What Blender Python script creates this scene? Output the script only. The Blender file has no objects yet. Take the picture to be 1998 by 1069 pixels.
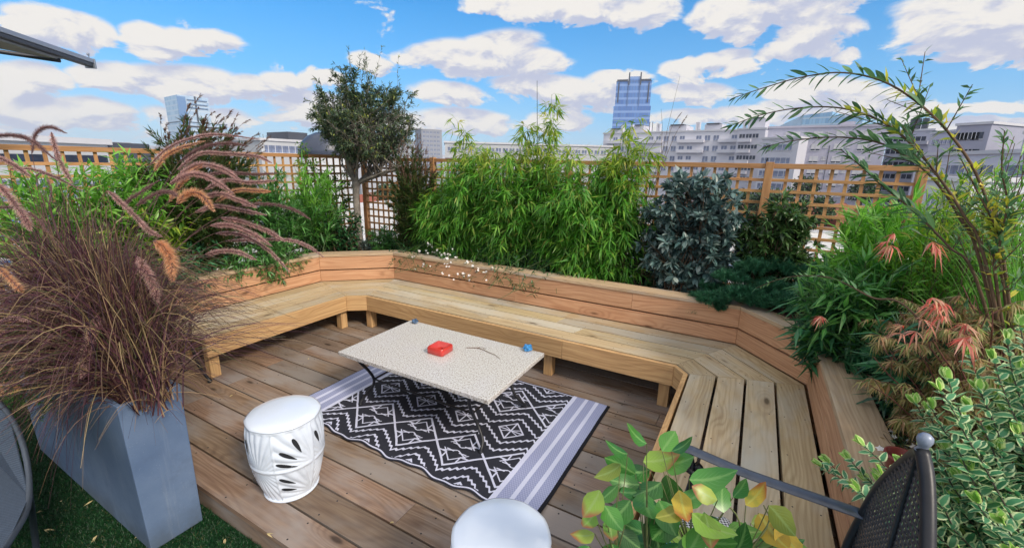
import bpy, math, random
import numpy as np
from mathutils import Vector, Matrix
rnd = random.Random(7)
RG = np.random.default_rng(11)
R = math.radians
sc = bpy.context.scene
COL = sc.collection

# ------------------------------------------------------------------ camera frame
H = 1.6
FPX = 843.52
cF = np.array([-0.470989, 0.84708871, -0.24619115])
cX = np.array([0.87135346, 0.49025357, 0.01986412])
cU = np.array([-0.13752276, 0.20516373, 0.96901772])
def ray(u, v): return cF + (u-999)/FPX*cX - (v-534.5)/FPX*cU
def dep(u, v, t): return np.array([0, 0, H]) + ray(u, v)*t       # point at depth t metres
def atz(u, v, z): d = ray(u, v); return np.array([0, 0, H]) + d*((z-H)/d[2])
def atd(u, v, D): d = ray(u, v); return np.array([0, 0, H]) + d*(D/math.hypot(d[0], d[1]))
cam = bpy.data.cameras.new('camera'); co = bpy.data.objects.new('camera', cam); COL.objects.link(co)
M = Matrix(((cX[0], cU[0], -cF[0], 0), (cX[1], cU[1], -cF[1], 0), (cX[2], cU[2], -cF[2], H), (0, 0, 0, 1)))
co.matrix_world = M
cam.sensor_width = 36; cam.lens = 36*FPX/1998; cam.clip_end = 8000; cam.clip_start = 0.05
sc.camera = co

# ------------------------------------------------------------------ node helper
class Nd:
    def __init__(s, nt, sock): s.nt, s.s = nt, sock
    def _m(s, op, *a, clamp=False):
        n = s.nt.nodes.new('ShaderNodeMath'); n.operation = op; n.use_clamp = clamp
        for i, x in enumerate((s,)+a):
            if isinstance(x, Nd): s.nt.links.new(x.s, n.inputs[i])
            else: n.inputs[i].default_value = x
        return Nd(s.nt, n.outputs[0])
    def __add__(s, o): return s._m('ADD', o)
    def __sub__(s, o): return s._m('SUBTRACT', o)
    def __mul__(s, o): return s._m('MULTIPLY', o)
    def __truediv__(s, o): return s._m('DIVIDE', o)
    def rsub(s, k): return (s*-1.0)+k
    def min(s, o): return s._m('MINIMUM', o)
    def max(s, o): return s._m('MAXIMUM', o)
    def abs(s): return s._m('ABSOLUTE')
    def fract(s): return s._m('FRACT')
    def floor(s): return s._m('FLOOR')
    def sin(s): return s._m('SINE')
    def pp(s, k): return s._m('PINGPONG', k)
    def pw(s, k): return s._m('POWER', k)
    def lt(s, k): return s._m('LESS_THAN', k)
    def gt(s, k): return s._m('GREATER_THAN', k)
    def ss(s, a, b, lo=0.0, hi=1.0):
        n = s.nt.nodes.new('ShaderNodeMapRange'); n.interpolation_type = 'SMOOTHSTEP'
        s.nt.links.new(s.s, n.inputs[0])
        if a > b: a, b, lo, hi = b, a, hi, lo
        n.inputs[1].default_value = a; n.inputs[2].default_value = b; n.inputs[3].default_value = lo; n.inputs[4].default_value = hi
        return Nd(s.nt, n.outputs[0])
def newmat(name):
    m = bpy.data.materials.new(name); m.use_nodes = True; nt = m.node_tree; nt.nodes.clear()
    out = nt.nodes.new('ShaderNodeOutputMaterial'); return m, nt, out
def uvs(nt, which='UV'):
    t = nt.nodes.new('ShaderNodeTexCoord'); sp = nt.nodes.new('ShaderNodeSeparateXYZ')
    nt.links.new(t.outputs[which], sp.inputs[0]); return [Nd(nt, o) for o in sp.outputs]
def isl(nt): return Nd(nt, nt.nodes.new('ShaderNodeNewGeometry').outputs['Random Per Island'])
def vec(nt, *a):
    n = nt.nodes.new('ShaderNodeCombineXYZ')
    for i, x in enumerate(a):
        if isinstance(x, Nd): nt.links.new(x.s, n.inputs[i])
        else: n.inputs[i].default_value = x
    return Nd(nt, n.outputs[0])
def noise(nt, v, scale=1, detail=4, rough=.55, dist=0):
    n = nt.nodes.new('ShaderNodeTexNoise'); n.inputs['Scale'].default_value = scale; n.inputs['Detail'].default_value = detail
    n.inputs['Roughness'].default_value = rough; n.inputs['Distortion'].default_value = dist
    if v is not None: nt.links.new(v.s, n.inputs['Vector'])
    return Nd(nt, n.outputs[0])
def mix(nt, f, a, b):
    n = nt.nodes.new('ShaderNodeMix'); n.data_type = 'RGBA'
    for i, x in ((0, f), (6, a), (7, b)):
        if isinstance(x, Nd): nt.links.new(x.s, n.inputs[i])
        elif i == 0: n.inputs[0].default_value = x
        else: n.inputs[i].default_value = (*x, 1)
    return Nd(nt, n.outputs[2])
def ramp(nt, f, cols, pos=None):
    n = nt.nodes.new('ShaderNodeValToRGB'); e = n.color_ramp.elements
    k = len(cols); pos = pos or [i/(k-1) for i in range(k)]
    while len(e) < k: e.new(.5)
    for i in range(k): e[i].position = pos[i]; e[i].color = (*cols[i], 1)
    nt.links.new(f.s, n.inputs[0]); return Nd(nt, n.outputs[0])
def princ(nt, out, col, rough=.6, metal=0, spec=.5, bump=None, bs=.3, bd=.01, coat=0, trans=0, ior=1.45):
    p = nt.nodes.new('ShaderNodeBsdfPrincipled')
    if isinstance(col, Nd): nt.links.new(col.s, p.inputs['Base Color'])
    else: p.inputs['Base Color'].default_value = (*col, 1)
    if isinstance(rough, Nd): nt.links.new(rough.s, p.inputs['Roughness'])
    else: p.inputs['Roughness'].default_value = rough
    p.inputs['Metallic'].default_value = metal; p.inputs['Specular IOR Level'].default_value = spec
    p.inputs['Coat Weight'].default_value = coat
    if bump is not None:
        b = nt.nodes.new('ShaderNodeBump'); b.inputs['Strength'].default_value = bs; b.inputs['Distance'].default_value = bd
        nt.links.new(bump.s, b.inputs['Height']); nt.links.new(b.outputs[0], p.inputs['Normal'])
    if out: nt.links.new(p.outputs[0], out.inputs[0])
    return p
def plain(name, col, rough=.6, metal=0, var=.12, scale=6, spec=.5, bs=.15, coat=0):
    m, nt, out = newmat(name)
    c = Nd(nt, nt.nodes.new('ShaderNodeTexCoord').outputs['Object'])
    n = noise(nt, c, scale, 5, .6)
    a = tuple(x*(1-var) for x in col); b = tuple(min(1, x*(1+var)) for x in col)
    princ(nt, out, ramp(nt, n, [a, b], [.3, .7]), rough, metal, spec, n, bs, .004, coat); return m

def wood(name, dark, mid, light, grain=1.0, rough=.62, knots=1.0, grey=None, greyamt=0., tone=.25, wet=0):
    m, nt, out = newmat(name)
    u, v, _ = uvs(nt); r = isl(nt)
    r2 = (r*57.3).fract(); r3 = (r*913.7).fract()
    uo = u + r*37.0; vo = v + r2*11.0
    # knots
    kv = vec(nt, uo*2.1, vo*6.5, r3*9.0)
    vo_n = nt.nodes.new('ShaderNodeTexVoronoi'); vo_n.inputs['Scale'].default_value = 1.0; vo_n.inputs['Randomness'].default_value = .9
    nt.links.new(kv.s, vo_n.inputs['Vector']); kd = Nd(nt, vo_n.outputs['Distance'])
    sep = nt.nodes.new('ShaderNodeSeparateColor'); nt.links.new(vo_n.outputs['Color'], sep.inputs[0])
    on = Nd(nt, sep.outputs[0]).gt(.55)
    kn = kd.ss(.13, .045)*on*knots
    kh = kd.ss(.42, .1)*on*knots
    n1 = noise(nt, vec(nt, uo*.75, vo*4.5, r3*5.0), 1, 2, .5)
    ph = (vo*230.0) + (n1*95.0) + (kh*14.0)
    rings = (ph.sin()*.5+.5)
    fine = noise(nt, vec(nt, uo*5.0, vo*190.0, r*3.0), 1, 3, .6)
    fine2 = noise(nt, vec(nt, uo*1.5, vo*48.0, r*13.0), 1, 4, .6)
    g = rings.pw(2.0)*.15 + fine*.36 + fine2*.58
    c = ramp(nt, g, [light, mid, dark], [.28, .55, .95])
    blot = noise(nt, vec(nt, uo*1.6, vo*4.0, r2*7.0), 1, 4, .6)
    if grey: c = mix(nt, (blot.ss(.38, .68)*greyamt + (r3-.5)*greyamt*.8)._m('MULTIPLY', 1.0, clamp=True), c, grey)
    c = mix(nt, kn*.85, c, tuple(x*.28 for x in dark))
    c = mix(nt, (kh-kn).max(0.0)*.22, c, dark)
    n_ = nt.nodes.new('ShaderNodeHueSaturation'); nt.links.new(c.s, n_.inputs['Color'])
    nt.links.new((r*tone*2.0 + (1-tone) + (blot-.5)*.35).s, n_.inputs['Value'])
    nt.links.new(((r2-.5)*.014+.5).s, n_.inputs['Hue']); n_.inputs['Saturation'].default_value = 1.0
    princ(nt, out, Nd(nt, n_.outputs[0]), (fine2*.25+rough-.1), 0, .35, (rings*-.12*grain+fine*-.9-kn*.6), .5, .0014)
    return m

def leafmat(name, cols, pos=None, rough=.45, trans=.35, spec=.4, margin=None, rib=None, tip=None, spot=None, veins=None):
    m, nt, out = newmat(name)
    r = isl(nt); u, v, _ = uvs(nt)
    c = ramp(nt, r, cols, pos)
    hue = nt.nodes.new('ShaderNodeHueSaturation'); nt.links.new(c.s, hue.inputs['Color'])
    nt.links.new((((r*71.7).fract())*.5+.75).s, hue.inputs['Value']); c = Nd(nt, hue.outputs[0])
    vc = (v-.5).abs()
    if spot:
        tc = Nd(nt, nt.nodes.new('ShaderNodeTexCoord').outputs['Object'])
        s = noise(nt, tc, 14, 3, .6)
        c = mix(nt, s.ss(.5, .68)*((r*31.3).fract().gt(.35)), c, spot)
    if veins:
        vn = ((u-vc*.9)*8.0).pp(.5).ss(.10, .02)*vc.ss(.5, .1)*.55; c = mix(nt, vn, c, veins); bl = noise(nt, Nd(nt, nt.nodes.new('ShaderNodeTexCoord').outputs['Object']), 38, 4, .65); c = mix(nt, bl.ss(.45, .75)*.35, c, tuple(x*.55 for x in veins))
    if rib: c = mix(nt, vc.ss(.1, .02)*.6, c, rib)
    if margin:
        w = noise(nt, Nd(nt, nt.nodes.new('ShaderNodeTexCoord').outputs['Object']), 90, 2, .5)
        c = mix(nt, ((vc*2.0 + (w-.5)*.35).ss(.52, .70)), c, margin)
    if tip: c = mix(nt, (u + (vc-.25)*.6).ss(.55, .95)*((r*13.7).fract().gt(.45)), c, tip)
    p = princ(nt, None, c, rough, 0, spec)
    if trans:
        t = nt.nodes.new('ShaderNodeBsdfTranslucent')
        b = nt.nodes.new('ShaderNodeHueSaturation'); nt.links.new(c.s, b.inputs['Color']); b.inputs['Value'].default_value = 1.6; b.inputs['Saturation'].default_value = 1.1
        nt.links.new(b.outputs[0], t.inputs[0])
        x = nt.nodes.new('ShaderNodeMixShader'); x.inputs[0].default_value = trans
        nt.links.new(p.outputs[0], x.inputs[1]); nt.links.new(t.outputs[0], x.inputs[2]); nt.links.new(x.outputs[0], out.inputs[0])
    else: nt.links.new(p.outputs[0], out.inputs[0])
    return m

# ------------------------------------------------------------------ mesh helpers
def link(name, me, mat, parent=None, label=None, cat=None, kind=None, group=None):
    if isinstance(mat, (list, tuple)):
        for x in mat: me.materials.append(x)
    elif mat: me.materials.append(mat)
    o = bpy.data.objects.new(name, me); COL.objects.link(o)
    if parent: o.parent = parent
    meta(o, label, cat, kind, group); return o
def meta(o, label=None, cat=None, kind=None, group=None):
    if label: o['label'] = label
    if cat: o['category'] = cat
    if kind: o['kind'] = kind
    if group: o['group'] = group
def thing(name, label, cat, loc=(0, 0, 0), rz=0, group=None):
    o = bpy.data.objects.new(name, None); COL.objects.link(o); o.location = loc; o.rotation_euler = (0, 0, rz)
    o.empty_display_size = .1; meta(o, label, cat, None, group); return o
def npmesh(name, V, F, UV=None, smooth=False, midx=None):
    """V (n,3); F (m,k) array or list of such arrays; UV per vertex (n,2)"""
    if not isinstance(F, list): F = [F]
    F = [f for f in F if len(f)]
    me = bpy.data.meshes.new(name)
    V = np.asarray(V, np.float32); me.vertices.add(len(V)); me.vertices.foreach_set('co', V.ravel())
    loops = np.concatenate([f.ravel() for f in F]).astype(np.int32)
    tot = np.concatenate([np.full(len(f), f.shape[1]) for f in F]).astype(np.int32)
    st = np.concatenate([[0], np.cumsum(tot)[:-1]]).astype(np.int32)
    me.loops.add(len(loops)); me.loops.foreach_set('vertex_index', loops)
    me.polygons.add(len(tot)); me.polygons.foreach_set('loop_start', st); me.polygons.foreach_set('loop_total', tot)
    if smooth: me.polygons.foreach_set('use_smooth', np.ones(len(tot), bool))
    if midx is not None: me.polygons.foreach_set('material_index', np.asarray(midx, np.int32))
    if UV is not None:
        l = me.uv_layers.new(name='UVMap'); l.data.foreach_set('uv', np.asarray(UV, np.float32)[loops].ravel())
    me.update(calc_edges=True); me.validate(); return me
class MB:
    """collects boxes, prisms, lathes and tubes; each face has its own UV"""
    def __init__(s): s.v, s.f, s.uv, s.mi, s.sm = [], [], [], [], []
    def add(s, vs, fs, uv, mi=0, sm=False):
        b = len(s.v); s.v += [tuple(map(float, x)) for x in vs]
        for f, t in zip(fs, uv): s.f.append([b+i for i in f]); s.uv.append(t); s.mi.append(mi); s.sm.append(sm)
    def prism(s, poly, z0, z1, ud=None, mi=0, off=0):
        n = len(poly); P = [Vector((p[0], p[1])) for p in poly]
        d = Vector(ud).normalized() if ud is not None else (P[1]-P[0]).normalized(); q = Vector((-d.y, d.x))
        vs = [(p.x, p.y, z0) for p in P]+[(p.x, p.y, z1) for p in P]
        fs = [list(range(n))[::-1], list(range(n, 2*n))]
        t = lambda p: (p.dot(d)+off, p.dot(q))
        uv = [[t(P[i]) for i in fs[0]], [t(P[i-n]) for i in fs[1]]]
        for i in range(n):
            j = (i+1) % n; fs.append([i, j, j+n, i+n]); e = P[j]-P[i]
            if abs(e.normalized().dot(d)) > .6:
                a, b = P[i].dot(d)+off, P[j].dot(d)+off; uv.append([(a, z0), (b, z0), (b, z1), (a, z1)])
            else:
                a, b = P[i].dot(q), P[j].dot(q); uv.append([(z0*.3, a), (z0*.3, b), (z1*.3, b), (z1*.3, a)])
        s.add(vs, fs, uv, mi)
    def box(s, lo, hi, ax='x', mi=0):
        """axis-aligned box, grain along ax"""
        x0, y0, z0 = lo; x1, y1, z1 = hi
        vs = [(x0, y0, z0), (x1, y0, z0), (x1, y1, z0), (x0, y1, z0), (x0, y0, z1), (x1, y0, z1), (x1, y1, z1), (x0, y1, z1)]
        fs = [[3, 2, 1, 0], [4, 5, 6, 7], [0, 1, 5, 4], [1, 2, 6, 5], [2, 3, 7, 6], [3, 0, 4, 7]]
        k = 'xyz'.index(ax); o = [i for i in range(3) if i != k]
        uv = []
        for f in fs:
            ps = [vs[i] for i in f]
            var = [i for i in range(3) if max(p[i] for p in ps)-min(p[i] for p in ps) > 1e-9]
            if k in var: w = [i for i in var if i != k][:1] or [o[0]]; uv.append([(p[k], p[w[0]]+.37*(w[0])) for p in ps])
            else: uv.append([(p[o[0]]*.3, p[o[1]]) for p in ps])
        s.add(vs, fs, uv, mi)
    def obox(s, c, X, Y, Z, mi=0):
        """oriented box: centre and half-vectors; grain along X"""
        c, X, Y, Z = map(Vector, (c, X, Y, Z))
        vs = [c+a*X+b*Y+d*Z for d in (-1, 1) for a, b in ((-1, -1), (1, -1), (1, 1), (-1, 1))]
        fs = [[3, 2, 1, 0], [4, 5, 6, 7], [0, 1, 5, 4], [1, 2, 6, 5], [2, 3, 7, 6], [3, 0, 4, 7]]
        lx, ly, lz = X.length, Y.length, Z.length
        sg = [(-1, -1, -1), (1, -1, -1), (1, 1, -1), (-1, 1, -1), (-1, -1, 1), (1, -1, 1), (1, 1, 1), (-1, 1, 1)]
        uv = []
        for fi, f in enumerate(fs):
            if fi < 2: uv.append([(sg[i][0]*lx, sg[i][1]*ly) for i in f])
            elif fi in (2, 4): uv.append([(sg[i][0]*lx, sg[i][2]*lz) for i in f])
            else: uv.append([(sg[i][1]*ly*.3, sg[i][2]*lz) for i in f])
        s.add(vs, fs, uv, mi)
    def lathe(s, prof, n=32, c=(0, 0, 0), mi=0, sm=True, f=None):
        vs = []; 
        for r, z in prof:
            for k in range(n):
                a = 2*math.pi*k/n; rr = r*(f(a, z) if f else 1); vs.append((c[0]+rr*math.cos(a), c[1]+rr*math.sin(a), c[2]+z))
        fs, uv = [], []
        for i in range(len(prof)-1):
            for k in range(n):
                j = (k+1) % n; fs.append([i*n+k, i*n+j, (i+1)*n+j, (i+1)*n+k]); uv.append([(k/n, i), ((k+1)/n, i), ((k+1)/n, i+1), (k/n, i+1)])
        fs.append(list(range(n))[::-1]); uv.append([(0, 0)]*n); m = (len(prof)-1)*n
        fs.append([m+k for k in range(n)]); uv.append([(0, 0)]*n)
        s.add(vs, fs, uv, mi, sm)
    def tube(s, pts, r, n=8, mi=0, flat=1.0, up=(0, 0, 1)):
        pts = [Vector(p) for p in pts]; k = len(pts); rs = r if isinstance(r, (list, tuple)) else [r]*k
        vs = []; 
        for i, p in enumerate(pts):
            d = (pts[min(i+1, k-1)]-pts[max(i-1, 0)]).normalized(); a = d.cross(Vector(up))
            if a.length < 1e-3: a = d.cross(Vector((1, 0, 0)))
            a.normalize(); b = a.cross(d)
            for q in range(n):
                t = 2*math.pi*q/n; vs.append(p + a*rs[i]*math.cos(t) + b*rs[i]*flat*math.sin(t))
        fs, uv = [], []; L = 0
        for i in range(k-1):
            L1 = L+(pts[i+1]-pts[i]).length
            for q in range(n):
                j = (q+1) % n; fs.append([i*n+q, i*n+j, (i+1)*n+j, (i+1)*n+q]); w = .01
                uv.append([(L, q*w), (L, (q+1)*w), (L1, (q+1)*w), (L1, q*w)])
            L = L1
        fs.append(list(range(n))); uv.append([(0, 0)]*n); fs.append([(k-1)*n+q for q in range(n)][::-1]); uv.append([(0, 0)]*n)
        s.add(vs, fs, uv, mi, True)
    def build(s, name, mat, parent=None, bevel=0, **kw):
        me = bpy.data.meshes.new(name); me.from_pydata(s.v, [], s.f)
        l = me.uv_layers.new(name='UVMap'); l.data.foreach_set('uv', [c for f in s.uv for p in f for c in p])
        me.polygons.foreach_set('material_index', s.mi); me.polygons.foreach_set('use_smooth', s.sm); me.update()
        o = link(name, me, mat, parent, **kw)
        if bevel:
            b = o.modifiers.new('bevel', 'BEVEL'); b.width = bevel; b.segments = 2; b.limit_method = 'ANGLE'; b.angle_limit = R(40)
        return o
def nrm(a): return a/np.maximum(np.linalg.norm(a, axis=-1, keepdims=True), 1e-9)
def leaves(P, D, L, W, shape='lance', q=1, fold=.3, curl=.25, S=None, jit=1.0):
    """arrays for n leaves: base P, direction D, length L, width W"""
    n = len(P); D = nrm(D); L = np.broadcast_to(L, n)[:, None]; W = np.broadcast_to(W, n)[:, None]
    if S is None:
        up = np.tile([0, 0, 1.], (n, 1)) + RG.normal(0, .35*jit, (n, 3)); S = nrm(np.cross(D, up))
    N = np.cross(S, D); fold = fold*RG.uniform(.3, 1.7, (n, 1)); curl = curl*RG.uniform(-.1, 2.1, (n, 1))
    prof = {'lance': [(.35, 1), (.7, .62)], 'oval': [(.3, .95), (.65, .9)], 'round': [(.25, .9), (.6, 1.0)], 'obov': [(.4, .7), (.75, 1)]}[shape]
    if q == 0:
        t = prof[0][0]+.1; c = P + D*L*t - N*(curl*L*t*t)
        V = np.stack([P, c+S*W/2+N*fold*W/2, P+D*L-N*curl*L, c-S*W/2+N*fold*W/2], 1); b = np.arange(n)[:, None]*4
        F = np.concatenate([b+[0, 1, 2], b+[0, 2, 3]]); uv = np.tile([[0, .5], [t, 1], [1, .5], [t, 0]], (n, 1)); return V.reshape(-1, 3), F, uv
    if q == 1: rows = [(.42, 1)]
    elif q == 2: rows = prof
    else: rows = [(.12, .5), (.3, .93), (.5, 1.0), (.7, .85), (.88, .45)] if shape != 'lance' else [(.15, .6), (.35, 1), (.6, .8), (.82, .4)]
    vs = [P]; uvl = [[0, .5]]
    for t, w in rows:
        c = P + D*L*t - N*(curl*L*t*t)
        j1, j2 = (RG.uniform(.86, 1.1, (n, 1)), RG.uniform(.86, 1.1, (n, 1))) if q >= 2 else (1, 1)
        vs += [c-S*W*w/2*j1+N*fold*W*w/2, c, c+S*W*w/2*j2+N*fold*W*w/2*(1.0 if q < 3 else RG.uniform(.2, 1.6, (n, 1)))]; uvl += [[t, .5-.5*(.999)], [t, .5], [t, .5+.5*.999]]
    vs.append(P+D*L-N*curl*L); uvl.append([1, .5]); k = len(vs); V = np.stack(vs, 1); b = np.arange(n)[:, None]*k
    T = [b+[0, 2, 1], b+[0, 3, 2]]; Q = []
    for i in range(len(rows)-1):
        o = 1+3*i; Q += [b+[o, o+1, o+4, o+3], b+[o+1, o+2, o+5, o+4]]
    o = 1+3*(len(rows)-1); T += [b+[o, o+1, k-1], b+[o+1, o+2, k-1]]
    return V.reshape(-1, 3), ([np.concatenate(T)] + ([np.concatenate(Q)] if Q else [])), np.tile(uvl, (n, 1))
def leafobj(name, args, mat, parent=None, smooth=True, **kw):
    V, F, uv = args; return link(name, npmesh(name, V, F, uv, smooth=smooth), mat, parent, **kw)
def cat_geo(L):
    Vs, Fs, U = [], {}, []; b = 0
    for V, F, uv in L:
        Vs.append(V); U.append(uv)
        for f in (F if isinstance(F, list) else [F]): Fs.setdefault(f.shape[1], []).append(f+b)
        b += len(V)
    return np.concatenate(Vs), [np.concatenate(x) for x in Fs.values()], np.concatenate(U)
def ribbons(paths, W, side=None, fold=.25):
    n, k, _ = paths.shape; T = np.gradient(paths, axis=1); T = nrm(T)
    if side is None: side = nrm(RG.normal(0, 1, (n, 1, 3)))
    S = nrm(np.cross(T, side+np.zeros_like(T))); W = np.broadcast_to(W, (n, k))[..., None]
    V = np.stack([paths-S*W/2, paths+S*W/2], 2).reshape(-1, 3)
    i = np.arange(n)[:, None]*(2*k)+np.arange(k-1)[None]*2; i = i.reshape(-1, 1)
    F = i+[0, 1, 3, 2]; u = np.linspace(0, 1, k); uv = np.tile(np.stack([np.stack([u, u*0+.3], 1), np.stack([u, u*0+.7], 1)], 1).reshape(-1, 2), (n, 1))
    return V, F, uv
def tubes(paths, r, sides=4):
    n, k, _ = paths.shape; T = nrm(np.gradient(paths, axis=1)); ref = np.tile([.3, .2, .93], (n, k, 1))
    A = nrm(np.cross(T, ref)); B = np.cross(T, A); r = np.broadcast_to(r, (n, k))[..., None]
    V = np.stack([paths+A*r*math.cos(2*math.pi*j/sides)+B*r*math.sin(2*math.pi*j/sides) for j in range(sides)], 2).reshape(-1, 3)
    base = (np.arange(n)[:, None]*k+np.arange(k-1)[None]).reshape(-1, 1)*sides
    F = np.concatenate([base+[j, (j+1) % sides, sides+(j+1) % sides, sides+j] for j in range(sides)])
    u = np.repeat(np.linspace(0, 1, k), sides); v = np.tile(np.arange(sides)/sides, k)
    return V, F, np.tile(np.stack([u, v], 1), (n, 1))
def bez(A, B, C, k):
    t = np.linspace(0, 1, k)[None, :, None]; A, B, C = [x[:, None, :] for x in (A, B, C)]
    return (1-t)**2*A+2*t*(1-t)*B+t*t*C
def along(paths, t):
    """points and tangents at parameter t (n,m) in each path (n,k,3)"""
    n, k, _ = paths.shape; x = np.clip(t, 0, .9999)*(k-1); i = x.astype(int); f = (x-i)[..., None]; ii = np.arange(n)[:, None]
    return paths[ii, i]*(1-f)+paths[ii, i+1]*f, nrm(paths[ii, i+1]-paths[ii, i])
def spline(pts, k):
    pts = np.array(pts, float); n = len(pts); P = np.vstack([2*pts[0]-pts[1], pts, 2*pts[-1]-pts[-2]]); out = []
    for x in np.linspace(0, n-1-1e-6, k):
        i = int(x); t = x-i; a, b, c, d = P[i:i+4]
        out.append(.5*((2*b)+(c-a)*t+(2*a-5*b+4*c-d)*t*t+(3*b-a-3*c+d)*t**3))
    return np.array(out)

# ------------------------------------------------------------------ sky and sun
SUN = np.array([0.90, -0.28, 0.72]); SUN = SUN/np.linalg.norm(SUN)
EL = math.asin(SUN[2]); AZ = math.atan2(SUN[0], SUN[1])
w = bpy.data.worlds.new('World'); sc.world = w; w.use_nodes = True; nt = w.node_tree; nt.nodes.clear()
wo = nt.nodes.new('ShaderNodeOutputWorld'); bg = nt.nodes.new('ShaderNodeBackground'); nt.links.new(bg.outputs[0], wo.inputs[0])
sk = nt.nodes.new('ShaderNodeTexSky'); sk.sky_type = 'NISHITA'; sk.sun_disc = False; sk.sun_elevation = EL; sk.sun_rotation = AZ
sk.air_density = 1.0; sk.dust_density = .1; sk.ozone_density = 3.0; sk.altitude = 50
SKYS = 0.15
bg.inputs['Strength'].default_value = SKYS
tc = nt.nodes.new('ShaderNodeTexCoord'); sp = nt.nodes.new('ShaderNodeSeparateXYZ'); nt.links.new(tc.outputs['Generated'], sp.inputs[0])
gx, gy, gz = [Nd(nt, o) for o in sp.outputs]
az = gx._m('ARCTAN2', gy); el = gz._m('ARCSINE')
def azel(u, v): d = ray(u, v); d = d/np.linalg.norm(d); return math.atan2(d[0], d[1]), math.asin(d[2])
CS = 4.7
clouds = [(60, 40, 105, 34), (140, 62, 95, 34), (35, 75, 75, 30), (300, 78, 85, 30), (410, 84, 90, 26), (245, 150, 110, 26), (370, 165, 130, 36), (500, 178, 90, 30), (60, 155, 90, 30), (60, 215, 110, 36), (200, 225, 120, 30),
 (560, 165, 60, 26), (620, 205, 75, 26), (640, 150, 42, 16), (745, 122, 50, 18), (420, 235, 120, 22), (900, 115, 90, 36), (985, 105, 90, 44), (1050, 125, 70, 30), (1010, 8, 110, 24), (1130, 15, 120, 36), (1230, 20, 75, 38),
 (870, 185, 80, 24), (1060, 172, 110, 26), (1150, 190, 100, 30), (880, 235, 120, 24), (1090, 240, 80, 18), (1345, 135, 60, 20), (1395, 128, 50, 22), (1450, 118, 60, 24), (1350, 180, 90, 20), (1400, 30, 65, 40), (1500, 38, 110, 42),
 (1590, 62, 80, 36), (1560, 100, 60, 22), (1640, 112, 30, 16), (1590, 175, 110, 24), (1700, 190, 90, 22), (1880, 30, 170, 62), (1950, 75, 120, 52), (1820, 98, 90, 18), (1900, 115, 110, 26), (1920, 208, 120, 13), (1960, 240, 110, 12),
 (1760, 215, 80, 18), (700, 235, 140, 18), (1450, 225, 200, 18), (1700, -60, 300, 60), (300, -120, 260, 50), (2200, 130, 140, 60), (-200, 120, 150, 60), (1860, 255, 160, 14), (1210, 155, 70, 16), (1560, 205, 90, 16)]
nzl = noise(nt, vec(nt, az*3.6, el*8.0, 3.0), 1, 3, .5)
nz = noise(nt, vec(nt, az*11.0, el*22.0, 0.0), 1, 8, .60, .35)
nz2 = noise(nt, vec(nt, (az-.008)*11.0, (el+.014)*22.0, 0.0), 1, 5, .60, .35)
def cfield(p, cl):
    best = None
    for (u, v, a, b) in cl:
        c = azel(u, v); ra = abs(azel(u+a, v)[0]-azel(u-a, v)[0])/2; rb = abs(azel(u, v-b)[1]-azel(u, v+b)[1])/2
        n = nt.nodes.new('ShaderNodeVectorMath'); n.operation = 'MULTIPLY_ADD'; nt.links.new(p.s, n.inputs[0])
        ia, ib = 1/(ra*1.12), 1/(rb*1.22); n.inputs[1].default_value = (ia, ib, 0); n.inputs[2].default_value = (-c[0]*ia, -c[1]*ib, 0)
        l = nt.nodes.new('ShaderNodeVectorMath'); l.operation = 'LENGTH'; nt.links.new(n.outputs[0], l.inputs[0]); d = Nd(nt, l.outputs['Value'])
        best = d if best is None else best.min(d)
    return best.rsub(1.0)
wx, wy = az + (nzl-.5)*.16, el + (nz-.5)*.07
f0 = cfield(vec(nt, wx, wy, 0.0), clouds)
f1 = cfield(vec(nt, wx-.012, wy+.026, 0.0), clouds)
# unseen cloud overhead and behind the camera, added to lift fill light
fill_cloud = (nzl.ss(.40, .56)*.6+.4)*((az+.46).abs().ss(1.15, 1.45)).max(el.ss(.60, .85))
den = f0 + (nz-.5)*1.5
den = den.max(fill_cloud*.8 + (nz-.62)*2.4)
den = den + el.ss(.15, .0)*.10
al = den.ss(.0, .26)
lit = ((f0-f1)*1.5 + (nz-nz2)*5.0 + (nz-.45)*2.2 - f0.max(0.0)*.55).ss(-.85, .75)
ccol = mix(nt, lit, (CS*.60, CS*.64, CS*.82), (CS*1.02, CS*.98, CS*.93))
ccol = mix(nt, den.ss(.02, .3).rsub(1.0)*.5, ccol, (CS*.86, CS*.91, CS*1.0))
hs = nt.nodes.new('ShaderNodeHueSaturation'); nt.links.new(sk.outputs[0], hs.inputs['Color']); hs.inputs['Saturation'].default_value = 1.75; hs.inputs['Value'].default_value = .92
skc = mix(nt, el.ss(.45, -.02)*.85, Nd(nt, hs.outputs[0]), (1.5, 2.9, 4.7))
ccol = mix(nt, fill_cloud.ss(.3, .9)*.9, ccol, (CS*1.7, CS*1.66, CS*1.58))  # added out-of-view cloud made brighter than the visible ones, as fill
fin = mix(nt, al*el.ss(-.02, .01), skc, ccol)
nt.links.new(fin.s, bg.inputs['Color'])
sl = bpy.data.lights.new('sun', 'SUN'); sl.energy = 3.1; sl.angle = R(12); sl.color = (1, .88, .72)
so = bpy.data.objects.new('sun', sl); COL.objects.link(so); so.rotation_euler = Vector(-SUN).to_track_quat('-Z', 'Y').to_euler()
w.cycles.sampling_method = 'MANUAL'; w.cycles.sample_map_resolution = 256
sc.view_settings.view_transform = 'Standard'; sc.view_settings.look = 'None'; sc.view_settings.exposure = 0.36; sc.view_settings.gamma = 1
sc.render.engine = 'CYCLES'

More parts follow.
